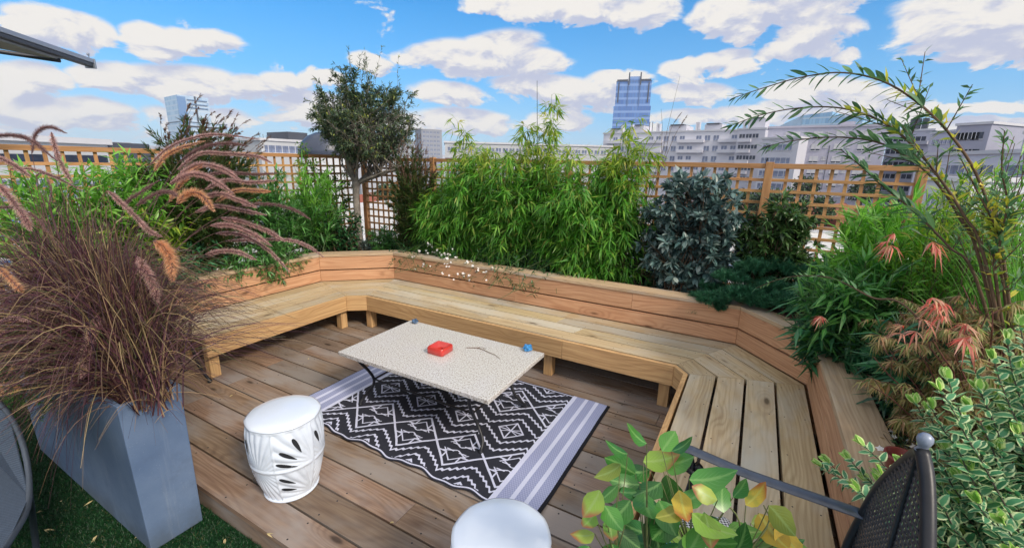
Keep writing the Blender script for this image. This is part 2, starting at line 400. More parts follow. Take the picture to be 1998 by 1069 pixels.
# ------------------------------------------------------------------ materials
W_deck = wood('deck_wood', (.065, .036, .021), (.175, .110, .072), (.29, .205, .14), grey=(.225, .195, .178), greyamt=1.0, tone=.22)
W_seat = wood('seat_wood', (.22, .14, .07), (.42, .325, .19), (.58, .48, .31), grey=(.42, .40, .345), greyamt=.85, tone=.18)
W_back = wood('backrest_wood', (.25, .11, .05), (.50, .285, .155), (.64, .41, .245), tone=.12, knots=1)
W_cap = wood('cap_wood', (.24, .16, .10), (.46, .34, .21), (.58, .46, .31), grey=(.36, .35, .34), greyamt=.8, tone=.14)
W_apron = wood('apron_wood', (.22, .12, .05), (.49, .31, .14), (.64, .45, .22), tone=.12)
W_trel = wood('trellis_wood', (.18, .09, .035), (.41, .22, .09), (.52, .31, .14), tone=.2, knots=.4)
M_soil = plain('soil', (.035, .025, .018), .95, var=.5, scale=40)
M_iron = plain('black_iron', (.018, .019, .024), .42, .3, var=.3, scale=30)
M_ceramic, nt, out = newmat('white_ceramic')
tcn = Nd(nt, nt.nodes.new('ShaderNodeTexCoord').outputs['Object'])
princ(nt, out, ramp(nt, noise(nt, tcn, 5, 3, .5), [(.60, .68, .82), (.68, .74, .84)]), .16, 0, .6, noise(nt, tcn, 9, 2, .5), .12, .01, coat=.3)
M_dark = plain('screw_and_slot_shade', (.012, .014, .02), .9)  # near-black for screw heads and for the shade painted as stool slots
M_red = plain('red_glaze', (.50, .04, .032), .28, var=.15, coat=.3)
M_blue = plain('blue_glass', (.05, .20, .42), .18, var=.5, scale=60)

# granite top
M_gran, nt, out = newmat('speckled_granite')
c = Nd(nt, nt.nodes.new('ShaderNodeTexCoord').outputs['Object'])
n1 = noise(nt, c, 120, 4, .75); n2 = noise(nt, c, 220, 3, .7); n3 = noise(nt, c, 4, 3, .5); n4 = noise(nt, c, 45, 4, .7)
cc = ramp(nt, n1, [(.09, .08, .07), (.34, .29, .25), (.53, .52, .51), (.62, .62, .63)], [.34, .42, .485, .60])
cc = mix(nt, n2.ss(.60, .68)*.8, cc, (.10, .09, .09)); cc = mix(nt, n4.ss(.58, .64)*.28, cc, (.42, .36, .30)); cc = mix(nt, n3.ss(.45, .7)*.12, cc, (.5, .5, .62))
princ(nt, out, cc, .22, 0, .5, n2, .06, .001)

# woven outdoor rug, pattern folded from one quarter of the repeat
M_rug, nt, out = newmat('rug_weave')
u, v, _ = uvs(nt)
wob = noise(nt, vec(nt, u, v, 0.0), 14, 2, .5)-.5
uu = u + wob*.004; vv = v + (noise(nt, vec(nt, u, v, 5.0), 14, 2, .5)-.5)*.004
t = (vv-.265).abs().pp(.305); up = (uu-.155+3.35).pp(.1675)
def line(dv, wd): return dv.abs().lt(wd)
zz = ((uu*1.0).fract()*0.0 + (uu+vv*.0).pp(.0165)/.0165 - .5)*.016
rh = line(t-up*.937, .0085)
inr = (t-up*.937+.05)
l2 = line(inr, .005)*t.gt(.028)*up.gt(.08)
tick = line(up-.118, .0045)*t.lt(.11)*t.gt(.055)
tick2 = line(t-.058, .0045)*up.gt(.062)*up.lt(.118)
diag = line(t-(up*-.55).__add__(.104), .0045)*up.gt(.085)*t.lt(.937*.1675)*t.gt(.012)
tri = line(t-.03, .004)*up.gt(.1)*up.lt(.15)
zz1 = line(t-up*.66-.088+zz, .0082)
zz2 = line(t-up*.75-.165+zz, .0082)*t.lt(.296)
sd = (up + (t*-1.0+.305))
dia = line(sd-.086, .0065)
cr = (line(up, .0045).max(line(t-.305, .004)))*sd.lt(.088)
dg2 = line(t-.305+up*.5-.0+.0, .0035)*sd.lt(.086)
ptn = rh.max(l2).max(tick).max(tick2).max(diag).max(tri).max(zz1).max(zz2).max(dia).max(cr).max(dg2)
vtop = 1.165
inn = u.gt(.0)*u.lt(1.34)*v.gt(.026)*v.lt(vtop-.028)
brd = (line(v-.014, .0045)+line(v-(vtop-.014), .0045))*u.gt(0.0)*u.lt(1.34)
fieldc = (ptn*inn).max(brd)
ub = (u-.67).abs()-.67
band = ub.gt(0.0)*ub.lt(.245)
strp = (line(ub-.014, .014)+line(ub-.10, .012)+line(ub-.175, .012))._m('MINIMUM', 1.0)
weave = ((u*420.0).sin()*(v*300.0).sin()*.5+.5)
wv = ((u*1050.0).sin()*(v*760.0).sin()*.5+.5)
dark = mix(nt, wv, (.008, .009, .016), (.035, .038, .055))
lightc = mix(nt, wv, (.42, .45, .62), (.62, .64, .80))
bandc = mix(nt, (weave*.6+wv*.4), (.17, .20, .36), (.40, .43, .62))
bandc = mix(nt, strp*.85, bandc, (.58, .61, .78))
cl = mix(nt, fieldc, dark, lightc); cl = mix(nt, band, cl, bandc); cl = mix(nt, ub.gt(.245), cl, (.006, .007, .012))
princ(nt, out, cl, .75, 0, .25, weave+wv, .5, .0015)

# ------------------------------------------------------------------ deck and turf
PIT = .1585
deck = MB()
ys = [.85+PIT*k for k in range(-0, 19)]
for k, y in enumerate(ys):
    cuts = sorted({-6.2, .52, *[(-2.0 + 1.9*j + ((k*0.83) % 1.7)-.9 - (0.0)) for j in range(-2, 2)]})
    cuts = [c for c in cuts if -6.2 <= c <= .52]
    for a, b in zip(cuts[:-1], cuts[1:]):
        if b-a < .15: continue
        deck.box((a+.0012, y+.005, -.028), (b-.0012, y+PIT-.0055, 0), 'x')
    x = -5.9
    while x < .45:
        for dy in (.028, PIT-.030):
            jx = x+rnd.uniform(-.004, .004); deck.lathe([(.0048, -.001), (.0048, .0006)], 6, (jx, y+dy, 0), 1, False)
        x += .48
for y0 in (.862,):
    deck.box((-6.2, y0, -.20), (.52, y0+.028, -.030), 'x')
for k in range(14): deck.box((-6.1+k*.5, .9, -.15), (-6.055+k*.5, 3.8, -.03), 'y')
deck.build('deck', [W_deck, M_dark], bevel=.0022, kind='structure')
M_terr = plain('terrace_base', (.05, .045, .04), .9)
tb = MB(); tb.box((-6.6, -2.6, -.30), (1.6, 4.4, -.16)); tb.build('terrace_slab', M_terr, kind='structure')
M_turfb, nt, out = newmat('turf_backing')
c = Nd(nt, nt.nodes.new('ShaderNodeTexCoord').outputs['Object'])
princ(nt, out, ramp(nt, noise(nt, c, 60, 4, .7), [(.004, .022, .008), (.012, .06, .02)], [.35, .65]), .9, 0, .2, noise(nt, c, 300, 2, .6), .8, .01)
tf = MB(); tf.box((-6.5, -2.5, -.16), (1.5, .858, -.124)); tf.build('turf', M_turfb, kind='structure')
n = 150000
P = np.stack([RG.uniform(-4.6, -1.1, n), RG.uniform(-.5, .855, n), np.full(n, -.125)], 1)
D = np.stack([RG.normal(0, .45, n), RG.normal(0, .45, n), np.ones(n)], 1)
M_tb = leafmat('turf_blade', [(.002, .020, .007), (.006, .048, .014), (.014, .085, .024), (.12, .11, .05)], [0, .5, .92, .99], .4, .2)
V, F, uv = leaves(P, D, RG.uniform(.012, .024, n), .0022, 'lance', 0, .1, .2)
leafobj('turf_pile', (V, F, uv), M_tb, None, False, kind='stuff', label='short dark green artificial turf pile', cat='artificial grass')

# ------------------------------------------------------------------ planting box behind the bench
HS = .335
box = thing('planting_box', 'long timber planting box running behind the bench round three sides', 'planter box')
b = MB()
b.box((-4.62, 4.10, -.16), (1.0, 4.13, .54)); b.build('outer_panel', W_trel, box, .002)
b = MB(); b.box((-4.65, .2, -.16), (-4.62, 4.13, .54), 'y'); b.build('outer_panel', W_trel, box, .002)
b = MB(); b.box((1.0, .55, -.16), (1.03, 4.13, .56), 'y'); b.build('outer_panel', W_trel, box, .002)
b = MB(); b.box((.44, .52, -.12), (1.0, .55, .56), 'x'); b.build('end_panel', W_trel, box, .002)
soil = MB()
for (lo, hi) in (((-4.62, 3.62, .35), (1.0, 4.1, .50)), ((-4.62, .9, .35), (-4.12, 3.618, .498)), ((.585, .56, .35), (1.0, 3.616, .502))):
    soil.box(lo, hi)
soil.prism([(-4.12, 2.95), (-3.5, 3.62), (-4.12, 3.62)], .35, .495); soil.prism([(.1, 3.62), (.59, 3.05), (.59, 3.62)], .35, .495)
soil.build('soil_bed', M_soil, box)

# ------------------------------------------------------------------ corner bench
bench = thing('corner_bench', 'long pine bench with high backrest wrapping round three sides of the deck', 'bench', (0, 0, 0))
LF0, LF1, LB0, LB1 = (-3.36, 2.716), (-3.185, 2.845), (-3.965, 2.915), (-3.405, 3.43)
RF0, RF1, RB0, RB1 = (-.315, 2.845), (-.228, 2.745), (.004, 3.43), (.408, 2.955)
def lerp(a, b, t): return (a[0]+(b[0]-a[0])*t, a[1]+(b[1]-a[1])*t)
def planks(A0, A1, B0, B1, n, gap, z0, z1, name, mat, cuts=None, label=None):
    """planks run from side 0 to side 1; front edge A0-A1, rear edge B0-B1"""
    m = MB()
    for k in range(n):
        t0, t1 = (k+gap)/n, (k+1-gap)/n
        q = [lerp(A0, B0, t0), lerp(A1, B1, t0), lerp(A1, B1, t1), lerp(A0, B0, t1)]
        segs = [0]+(cuts[k] if cuts else [])+[1]
        for s0, s1 in zip(segs[:-1], segs[1:]):
            e = .0012/ max(.2, math.dist(q[0], q[1]))
            a, b_ = s0+e, s1-e
            m.prism([lerp(q[0], q[1], a), lerp(q[0], q[1], b_), lerp(q[3], q[2], b_), lerp(q[3], q[2], a)], z0, z1, (q[1][0]-q[0][0], q[1][1]-q[0][1]), off=rnd.uniform(0, 9))
    Lr = math.dist(lerp(A0, B0, .5), lerp(A1, B1, .5)); ns = max(2, round(Lr/.42)+1)
    for k in range(n):
        for i in range(ns):
            for dt in (.22, .78):
                s_ = .06/Lr+(1-.12/Lr)*i/(ns-1); t_ = (k+dt)/n; p = lerp(lerp(A0, B0, t_), lerp(A1, B1, t_), s_); m.lathe([(.0036, z1-.001), (.0036, z1+.0005)], 8, (p[0]+rnd.uniform(-.004, .004), p[1]+rnd.uniform(-.004, .004), 0), 1, False)
    return m.build(name, [mat, M_dark], bench, .0025, label=label)
YE = 1.345; YL = 1.46
g = .035
planks((LF0[0], YL), LF0, (LB0[0], YL), LB0, 4, g*1.1, HS-.03, HS, 'seat', W_seat)
planks(LF0, LF1, LB0, LB1, 4, .03, HS-.03, HS, 'seat', W_seat)
planks(LF1, RF0, LB1, RB0, 4, g*1.05, HS-.03, HS, 'seat', W_seat, [[.46], [.71], [.63], [.62]])
planks(RF0, RF1, RB0, RB1, 4, .03, HS-.03, HS, 'seat', W_seat)
planks((RF1[0], YE), RF1, (RB1[0], YE), RB1, 4, .045, HS-.03, HS, 'seat', W_seat)
def wallrun(A, B, z0, z1, th, name, mat, side=1, inset0=0, inset1=0, cuts=(), label=None):
    """upright board from A to B; inner face on AB, thickness to the left*side; mitred by the given end points"""
    m = MB(); d = Vector((B[0]-A[0], B[1]-A[1])).normalized(); q = Vector((-d.y, d.x))*side*th
    s = [0, *cuts, 1]
    for a, b_ in zip(s[:-1], s[1:]):
        p, r_ = lerp(A, B, a), lerp(A, B, b_); e = d*.0008
        i0 = inset0 if a == 0 else 0; i1 = inset1 if b_ == 1 else 0
        poly = [(p[0]+e.x, p[1]+e.y), (r_[0]-e.x, r_[1]-e.y), (r_[0]+q.x+d.x*i1, r_[1]+q.y+d.y*i1), (p[0]+q.x-d.x*i0, p[1]+q.y-d.y*i0)]
        if side < 0: poly = poly[::-1]
        m.prism(poly, z0, z1, d, off=rnd.uniform(0, 9))
    return m.build(name, mat, bench, .002, label=label)
BA = (LB0[0], YL); BE = (RB1[0]+.006, YE)
runs = [(BA, LB0, 0, .012), (LB0, LB1, .012, .012), (LB1, RB0, .012, .012), (RB0, (RB1[0]+.006, RB1[1]), .012, .012), ((RB1[0]+.006, RB1[1]), BE, .012, 0)]
for i, (A, B, i0, i1) in enumerate(runs):
    wallrun(A, B, HS+.004, .452, .03, 'backrest', W_back, 1, i0, i1, (.45,) if i == 2 else ())
    wallrun(A, B, .465, .603, .03, 'backrest', W_back, 1, i0, i1, (.77,) if i == 2 else ())
    # dark wall behind the gap
    wallrun((A[0], A[1]), (B[0], B[1]), -.05, .600, -.0, 'backrest', W_back, 1) if False else None
capz = (.605, .632)
CW = .15
def offp(pts, d):
    out_ = []
    for i, p in enumerate(pts):
        p = Vector(p); 
        if i == 0: t = (Vector(pts[1])-p).normalized(); n_ = Vector((-t.y, t.x)); out_.append(p+n_*d)
        elif i == len(pts)-1: t = (p-Vector(pts[-2])).normalized(); n_ = Vector((-t.y, t.x)); out_.append(p+n_*d)
        else:
            t1 = (p-Vector(pts[i-1])).normalized(); t2 = (Vector(pts[i+1])-p).normalized()
            n1_, n2_ = Vector((-t1.y, t1.x)), Vector((-t2.y, t2.x)); b_ = (n1_+n2_).normalized(); out_.append(p+b_*(d/b_.dot(n1_)))
    return [(q.x, q.y) for q in out_]
line_ = [BA, LB0, LB1, RB0, (RB1[0]+.006, RB1[1]), BE]
inn_, outr = offp(line_, -.008), offp(line_, CW)
for i in range(5):
    m = MB(); d = (inn_[i+1][0]-inn_[i][0], inn_[i+1][1]-inn_[i][1]); L_ = math.hypot(*d)
    cuts = [0, .38, 1] if i == 2 else [0, 1]
    for a, b_ in zip(cuts[:-1], cuts[1:]):
        e = .001/L_
        m.prism([lerp(inn_[i], inn_[i+1], a+e), lerp(inn_[i], inn_[i+1], b_-e), lerp(outr[i], outr[i+1], b_-e), lerp(outr[i], outr[i+1], a+e)], *capz, d, off=rnd.uniform(0, 9))
    m.build('cap_board', W_cap, bench, .002)
# rear board holding the soil
rb0, rb1 = offp(line_, .118), offp(line_, .146)
for i in range(5):
    m = MB(); m.prism([rb0[i], rb0[i+1], rb1[i+1], rb1[i]], -.14, .603, (rb0[i+1][0]-rb0[i][0], rb0[i+1][1]-rb0[i][1])); m.build('rear_board', W_back, bench)
# apron boards
al_ = [(LF0[0]+.004, YL-.004), (LF0[0]+.004, LF0[1]), (LF1[0], LF1[1]-.004), (RF0[0], RF0[1]-.004), (RF1[0]-.004, RF1[1]), (RF1[0]-.012, YE)]
ao = offp(al_, -.028)
for i in range(5):
    m = MB(); d = (al_[i+1][0]-al_[i][0], al_[i+1][1]-al_[i][1])
    cuts = [0, .72, 1] if i == 2 else [0, 1]
    for a, b_ in zip(cuts[:-1], cuts[1:]):
        m.prism([lerp(ao[i], ao[i+1], a+.0004), lerp(ao[i], ao[i+1], b_-.0004), lerp(al_[i], al_[i+1], b_-.0004), lerp(al_[i], al_[i+1], a+.0004)], .185, HS-.004, d, off=rnd.uniform(0, 9))
    m.build('apron', W_apron, bench, .003)
for (x, y) in [(-3.41, 1.515), (-3.41, 2.70), (-3.19, 2.875), (-2.2, 2.875), (-1.25, 2.885), (-.38, 2.885), (-.185, 2.62), (-.185, 1.55), (-3.9, 1.6), (-3.3, 3.37), (-1.25, 3.38), (.35, 1.55), (.35, 2.9), (-.1, 3.38)]:
    m = MB(); m.box((x-.035, y-.035, .001), (x+.035, y+.035, HS-.032), 'z'); m.build('leg', W_apron, bench, .003)

# ------------------------------------------------------------------ trellis fences
def trellis(A, B, posts, z0, z1, label, pitch=.096):
    A, B = Vector((*A, 0)), Vector((*B, 0)); d = (B-A).normalized(); L_ = (B-A).length; q = Vector((-d.y, d.x, 0))
    root = thing('trellis_fence', label, 'trellis', A, math.atan2(d.y, d.x), 'square lattice trellis fences round the planting')
    ps = sorted(posts)
    for p in ps:
        m = MB(); m.box((p-.03, -.03, -.16), (p+.03, .03, z1+.012), 'z'); m.build('post', W_trel, root, .003)
    for a, b_ in zip(ps[:-1], ps[1:]):
        a0, b0 = a+.03, b_-.03
        m = MB(); m.box((a0, -.02, z1-.04), (b0, .02, z1), 'x'); m.build('rail', W_trel, root, .002)
        m = MB(); m.box((a0, -.02, z0), (b0, .02, z0+.03), 'x'); m.build('rail', W_trel, root, .002)
        m = MB(); nx = max(1, round((b0-a0)/pitch)); 
        for i in range(1, nx):
            x = a0+(b0-a0)*i/nx; m.box((x-.012, .001, z0+.03), (x+.012, .010, z1-.04), 'z')
        nzz = round((z1-z0-.05)/pitch)
        for j in range(1, nzz):
            z = z0+.03+(z1-z0-.07)*j/nzz; m.box((a0, -.010, z-.012), (b0, -.001, z+.012), 'x')
        m.build('lattice', W_trel, root, .0012)
    return root
trellis((-4.65, 4.2), (1.03, 4.2), [0.03, 1.2, 2.95, 4.70, 5.65], .58, 1.645, 'tall brown trellis behind the bamboo facing the tower')
trellis((-4.69, -1.2), (-4.69, 4.13), [0.03, 1.8, 3.6, 5.30], .58, 1.665, 'sunlit orange trellis on the left behind the purple grass')

# ------------------------------------------------------------------ rug
nx_, ny_ = 150, 100
X0, X1, Y0, Y1 = -2.54, -.685, 1.49, 2.655
gu, gv = np.meshgrid(np.linspace(0, 1, nx_), np.linspace(0, 1, ny_))
px_ = X0+(X1-X0)*gu; py_ = Y0+(Y1-Y0)*gv
near = np.exp(-(gv*9)**2); py2 = py_ + near*(.010*np.sin(px_*17)+.006*np.sin(px_*41+1))
zz_ = .006 + near*(.006+.006*np.sin(px_*17+1.2)) + .0015*np.sin(px_*9+py_*7)**2 + .0012*np.sin(px_*33)*np.sin(py_*21)
top = np.stack([px_, py2, zz_], -1).reshape(-1, 3); UVr = np.stack([px_+2.29, py_-1.49], -1).reshape(-1, 2)
i = (np.arange(ny_-1)[:, None]*nx_+np.arange(nx_-1)[None]).reshape(-1, 1); F = i+[0, 1, nx_+1, nx_]
rug = link('patterned_rug', npmesh('rug', top, F, UVr, True), M_rug, None, 'black and white zigzag patterned outdoor rug under the stone coffee table', 'rug')
s_ = rug.modifiers.new('t', 'SOLIDIFY'); s_.thickness = .004; s_.offset = -1

# ------------------------------------------------------------------ coffee table
tbl = thing('coffee_table', 'low coffee table with speckled granite top on curved black iron legs', 'coffee table', (-1.66, 2.065, 0))
m = MB(); m.box((-.577, -.345, .372), (.577, .345, .400)); m.build('table_top', M_gran, tbl, .004)
lp = [(-.44, -.31, .368), (-.425, -.30, .34), (-.40, -.265, .28), (-.395, -.225, .20), (-.43, -.215, .12), (-.475, -.24, .06), (-.485, -.27, .025), (-.485, -.275, .0125)]
lp = spline(lp, 26)
for sx in (1, -1):
    for sy in (1, -1):
        m = MB(); m.tube([(p[0]*sx, p[1]*sy, p[2]) for p in lp], .0098, 10)
        m.lathe([(.012, .0), (.014, .004), (.010, .012)], 10, (lp[-1][0]*sx, lp[-1][1]*sy, .0076)); m.build('leg', M_iron, tbl)
m = MB(); 
for sy in (1, -1): m.tube([(-.395, -.225*sy, .2), (.395, -.225*sy, .2)], .006, 8); m.tube([(-.44, -.31*sy, .366), (.44, -.31*sy, .366)], .007, 8)
for sx in (1, -1): m.tube([(-.395*sx, -.225, .2), (-.395*sx, .225, .2)], .006, 8); m.tube([(-.44*sx, -.31, .366), (-.44*sx, .31, .366)], .007, 8)
m.build('stretcher_frame', M_iron, tbl)
# ashtray
bm = MB(); s_ = .064
def ring(h, z, r=.012, n=5):
    out_ = []
    for (cx_, cy_, a0) in ((h-r, h-r, 0), (-h+r, h-r, 90), (-h+r, -h+r, 180), (h-r, -h+r, 270)):
        for k in range(n): a = R(a0+90*k/(n-1)); out_.append((cx_+r*math.cos(a), cy_+r*math.sin(a), z))
    return out_
def circ(r, z, n=20): return [(r*math.cos(2*math.pi*(k+2)/n), r*math.sin(2*math.pi*(k+2)/n), z) for k in range(n)]
rings_ = [ring(.058, 0), ring(.062, .006), ring(.062, .040), ring(.058, .047), ring(.052, .047), ring(.046, .043), ring(.036, .030, .01), circ(.019, .026), circ(.016, .012), circ(.004, .011)]
vs = [p for r_ in rings_ for p in r_]; fs = []
for a in range(len(rings_)-1):
    for k in range(20): fs.append([a*20+k, a*20+(k+1) % 20, (a+1)*20+(k+1) % 20, (a+1)*20+k])
fs.append(list(range(20))[::-1]); fs.append([(len(rings_)-1)*20+k for k in range(20)])
bm.add(vs, fs, [[(0, 0)]*len(f) for f in fs], 0, True)
o = bm.build('ashtray', M_red, None, label='square red ceramic ashtray in the middle of the granite table', cat='ashtray'); o.location = (-1.672, 2.062, .4005); o.rotation_euler.z = R(1)
e_ = o.modifiers.new('es', 'EDGE_SPLIT'); e_.split_angle = R(50)
# two small blue figurines
for (x, y, s1, lab, colr) in ((-2.165, 2.375, .019, 'small dark blue glass ornament at the far left corner of the granite table', (.04, .09, .18)), (-1.195, 2.385, .024, 'small bright blue glass ornament at the far right corner of the granite table', (.04, .22, .50))):
    mt = plain('blue_glass', colr, .15, var=.6, scale=50, coat=.4)
    o = thing('glass_ornament', lab, 'ornament', (x, y, .4), rnd.uniform(0, 3))
    m = MB(); m.lathe([(s1*.7, 0), (s1*1.15, s1*.3), (s1*1.25, s1*.8), (s1*.9, s1*1.4), (s1*.4, s1*1.7)], 14, (0, 0, 0), 0, False, lambda a, z: 1+.14*math.sin(3*a+z*200)+.1*math.sin(7*a-z*90)); m.build('body', mt, o)
    m = MB()
    for k in range(3):
        a = k*2.1+.4; m.lathe([(s1*.35, 0), (s1*.5, s1*.35), (s1*.3, s1*.8), (s1*.05, s1*.95)], 8, (math.cos(a)*s1*.75, math.sin(a)*s1*.75, s1*.85), 0, False)
    m.build('lobe', mt, o)
# dry twig lying on the table
pth = [(-1.56, 2.20, .4045), (-1.50, 2.235, .406), (-1.44, 2.23, .405), (-1.39, 2.215, .4055), (-1.34, 2.205, .405), (-1.28, 2.17, .4045)]
m = MB(); m.tube(pth, [.002, .0025, .002, .002, .0015, .001], 5); m.tube([(-1.50, 2.235, .406), (-1.47, 2.25, .409), (-1.44, 2.252, .406)], .0014, 5)
M_twig = plain('dry_twig', (.16, .09, .05), .8); m.build('twig', M_twig, None, label='thin dry brown twig lying on the granite table top', cat='twig')

# ------------------------------------------------------------------ ceramic stools
def stool(loc, rz, label):
    root = thing('garden_stool', label, 'stool', loc, rz, 'white ceramic garden stools')
    n, kz, Hs = 240, 70, .405
    zr = np.array([0, .03, .08, .15, .22, .30, .36, .405]); rr_ = np.array([.117, .126, .142, .158, .168, .172, .170, .164])
    def rad(z): return float(np.interp(z, zr, rr_))
    NP = 6
    def disp(a, t):
        if t > .975 or t < .03: return 0
        seg = (a/(2*math.pi)*NP) % NP; i = math.floor(seg); x = seg-i
        up = t > .5; yt = (t-.5)/.47 if up else (t-.04)/.44
        if i % 2 == 0:
            dx, dy = (1.0-x)*1.0+.02, (yt-(.02 if up else .04)); an = math.atan2(dy, dx); rr = math.hypot(dx, dy); k = an/(math.pi/2)*6
            d = (abs((k % 1)-.5)*2)**1.5*.0075*min(1, rr*2.2)
        else:
            dx, dy = (x-.5), (yt if up else 1-yt)+.12; an = math.atan2(dx, dy); k = an*5.0; rr = math.hypot(dx, dy)
            d = (abs((k % 1)-.5)*2)**1.5*.0050*min(1, rr*2)
        if .475 < t < .515: d = -.0015 if abs(t-.495) > .014 else -.003
        e = min(x, 1-x)
        if e < .025: d = -.0015
        return -d
    vs, fs = [], []
    for j in range(kz):
        z = Hs*j/(kz-1)
        for k in range(n):
            a = 2*math.pi*k/n; r_ = rad(z)+disp(a, z/Hs)-.0026*abs(math.sin(a*5))*max(0, (z/Hs-.85)/.15); vs.append((r_*math.cos(a), r_*math.sin(a), z))
    for j in range(kz-1):
        for k in range(n):
            k2 = (k+1) % n; fs.append([j*n+k, j*n+k2, (j+1)*n+k2, (j+1)*n+k])
    link('body', npmesh('body', vs, np.array(fs), None, True), M_ceramic, root)
    def _f(a, z): return 0
    def facet(a, z): return 1-.016*abs(math.sin(a*5))
    m = MB(); rt = .164
    m.lathe([(rt-.0004, Hs+.0001), (rt+.0025, Hs+.003), (rt+.002, Hs+.009), (rt-.010, Hs+.016), (rt-.05, Hs+.0215), (.05, Hs+.026), (.002, Hs+.027)], 120, (0, 0, 0), 0, True, lambda a, z: facet(a, z) if z < Hs+.018 else 1)
    m.build('seat_top', M_ceramic, root)
    m = MB(); m.lathe([(.117, .0), (.124, .003), (.127, .010), (.122, .014)], 64); m.build('foot_ring', M_ceramic, root)
    # teardrop slots: dark patches laid on the glaze, painting the shade inside holes
    slots = [((.05, .615), (.56, .525)), ((.17, .765), (.56, .62)), ((.50, .90), (.68, .69)), ((.07, .405), (.48, .285)), ((.07, .245), (.50, .185))]
    slots2 = [((.12, .86), (.24, .68))]
    for pi in range(NP):
        for (f, g_) in (slots if pi % 2 == 0 else slots2):
            P_ = []
            L2 = math.hypot((f[0]-g_[0])*.17, (f[1]-g_[1])*.405); ux, uy = (g_[0]-f[0])*.17/L2, (g_[1]-f[1])*.405/L2
            N_ = 18
            for q in range(N_):
                th = 2*math.pi*q/N_; lx = -math.cos(th); s_ = (1-lx)/2; ly = math.sin(th)*.0125*(.22+.78*s_**.8)
                px_, py_ = f[0]*.17+ux*L2*(lx+1)/2-uy*ly, f[1]*.405+uy*L2*(lx+1)/2+ux*ly
                a = (pi+px_/.17)*2*math.pi/NP; r_ = rad(py_)+.0009; P_.append((r_*math.cos(a), r_*math.sin(a), py_))
            c_ = np.mean(P_, axis=0); rc = rad(c_[2])+.0012; h_ = math.hypot(c_[0], c_[1]); c_ = (c_[0]/h_*rc, c_[1]/h_*rc, c_[2])
            m = MB(); m.add(P_+[c_], [[q, (q+1) % N_, N_] for q in range(N_)], [[(0, 0)]*3]*N_, 0, True); m.build('slot_shade', M_dark, root)
    return root
stool((-1.858, 1.093, 0.0), R(-53), 'white pierced ceramic drum stool beside the grey planter')
stool((-.585, 1.015, 0.0), R(20), 'white glazed ceramic stool at the bottom edge, seen from above')

# ------------------------------------------------------------------ grey planter
M_pl, nt, out = newmat('grey_fibre_cement')
c = Nd(nt, nt.nodes.new('ShaderNodeTexCoord').outputs['Object'])
n1 = noise(nt, c, 3.2, 5, .6); n2 = noise(nt, c, 160, 2, .7); n3 = noise(nt, c, 400, 2, .5)
cc = ramp(nt, n1, [(.085, .135, .24), (.135, .195, .31)], [.3, .7]); cc = mix(nt, n2.ss(.68, .74)*.35, cc, (.45, .48, .52)); cc = mix(nt, n2.ss(.34, .28)*.4, cc, (.08, .09, .12))
sm_ = nt.nodes.new('ShaderNodeSeparateXYZ'); nt.links.new(c.s, sm_.inputs[0]); gx2, gy2, gz2 = [Nd(nt, o) for o in sm_.outputs]
run = noise(nt, vec(nt, gx2*26.0, gy2*26.0, gz2*1.6), 1, 4, .6); blt = noise(nt, vec(nt, gx2*5.0, gy2*5.0, gz2*4.0), 1, 6, .7)
cc = mix(nt, run.ss(.56, .74)*.22, cc, (.30, .35, .42)); cc = mix(nt, blt.ss(.52, .7)*.35, cc, (.07, .10, .17)); cc = mix(nt, gz2.ss(.16, .0)*blt.ss(.35, .6)*.5, cc, (.07, .08, .08))
princ(nt, out, cc, (blt*.3+.3), 0, .45, n3+n1, .12, .002)
pl = thing('tall_planter', 'tall blue grey rectangular planter full of purple fountain grass', 'planter', (-2.85, .70, -.12))
m = MB(); hx, hy = .70, .105; tx, ty = .70, .105; zb, zt = .002, .735
outer0 = [(-hx, -hy), (hx, -hy), (hx, hy), (-hx, hy)]; outer1 = [(-tx-.01, -ty-.008), (tx+.004, -ty-.008), (tx+.004, ty+.008), (-tx-.01, ty+.008)]
inner1 = [(x*.975, y*.84) for x, y in outer1]; innb = [(x*.96, y*.8, zt-.09) for x, y in outer1]
vs = [(x, y, zb) for x, y in outer0]+[(x, y, zt) for x, y in outer1]+[(x, y, zt) for x, y in inner1]+innb
fs = [[3, 2, 1, 0]]+[[i, (i+1) % 4, 4+(i+1) % 4, 4+i] for i in range(4)]+[[4+i, 4+(i+1) % 4, 8+(i+1) % 4, 8+i] for i in range(4)]+[[8+i, 8+(i+1) % 4, 12+(i+1) % 4, 12+i] for i in range(4)]
m.add(vs, fs, [[(0, 0)]*4]*len(fs)); m.build('box', M_pl, pl, .004)
m = MB(); m.prism([(x*.96, y*.8) for x, y in outer1], zt-.12, zt-.045); m.build('soil', M_soil, pl)

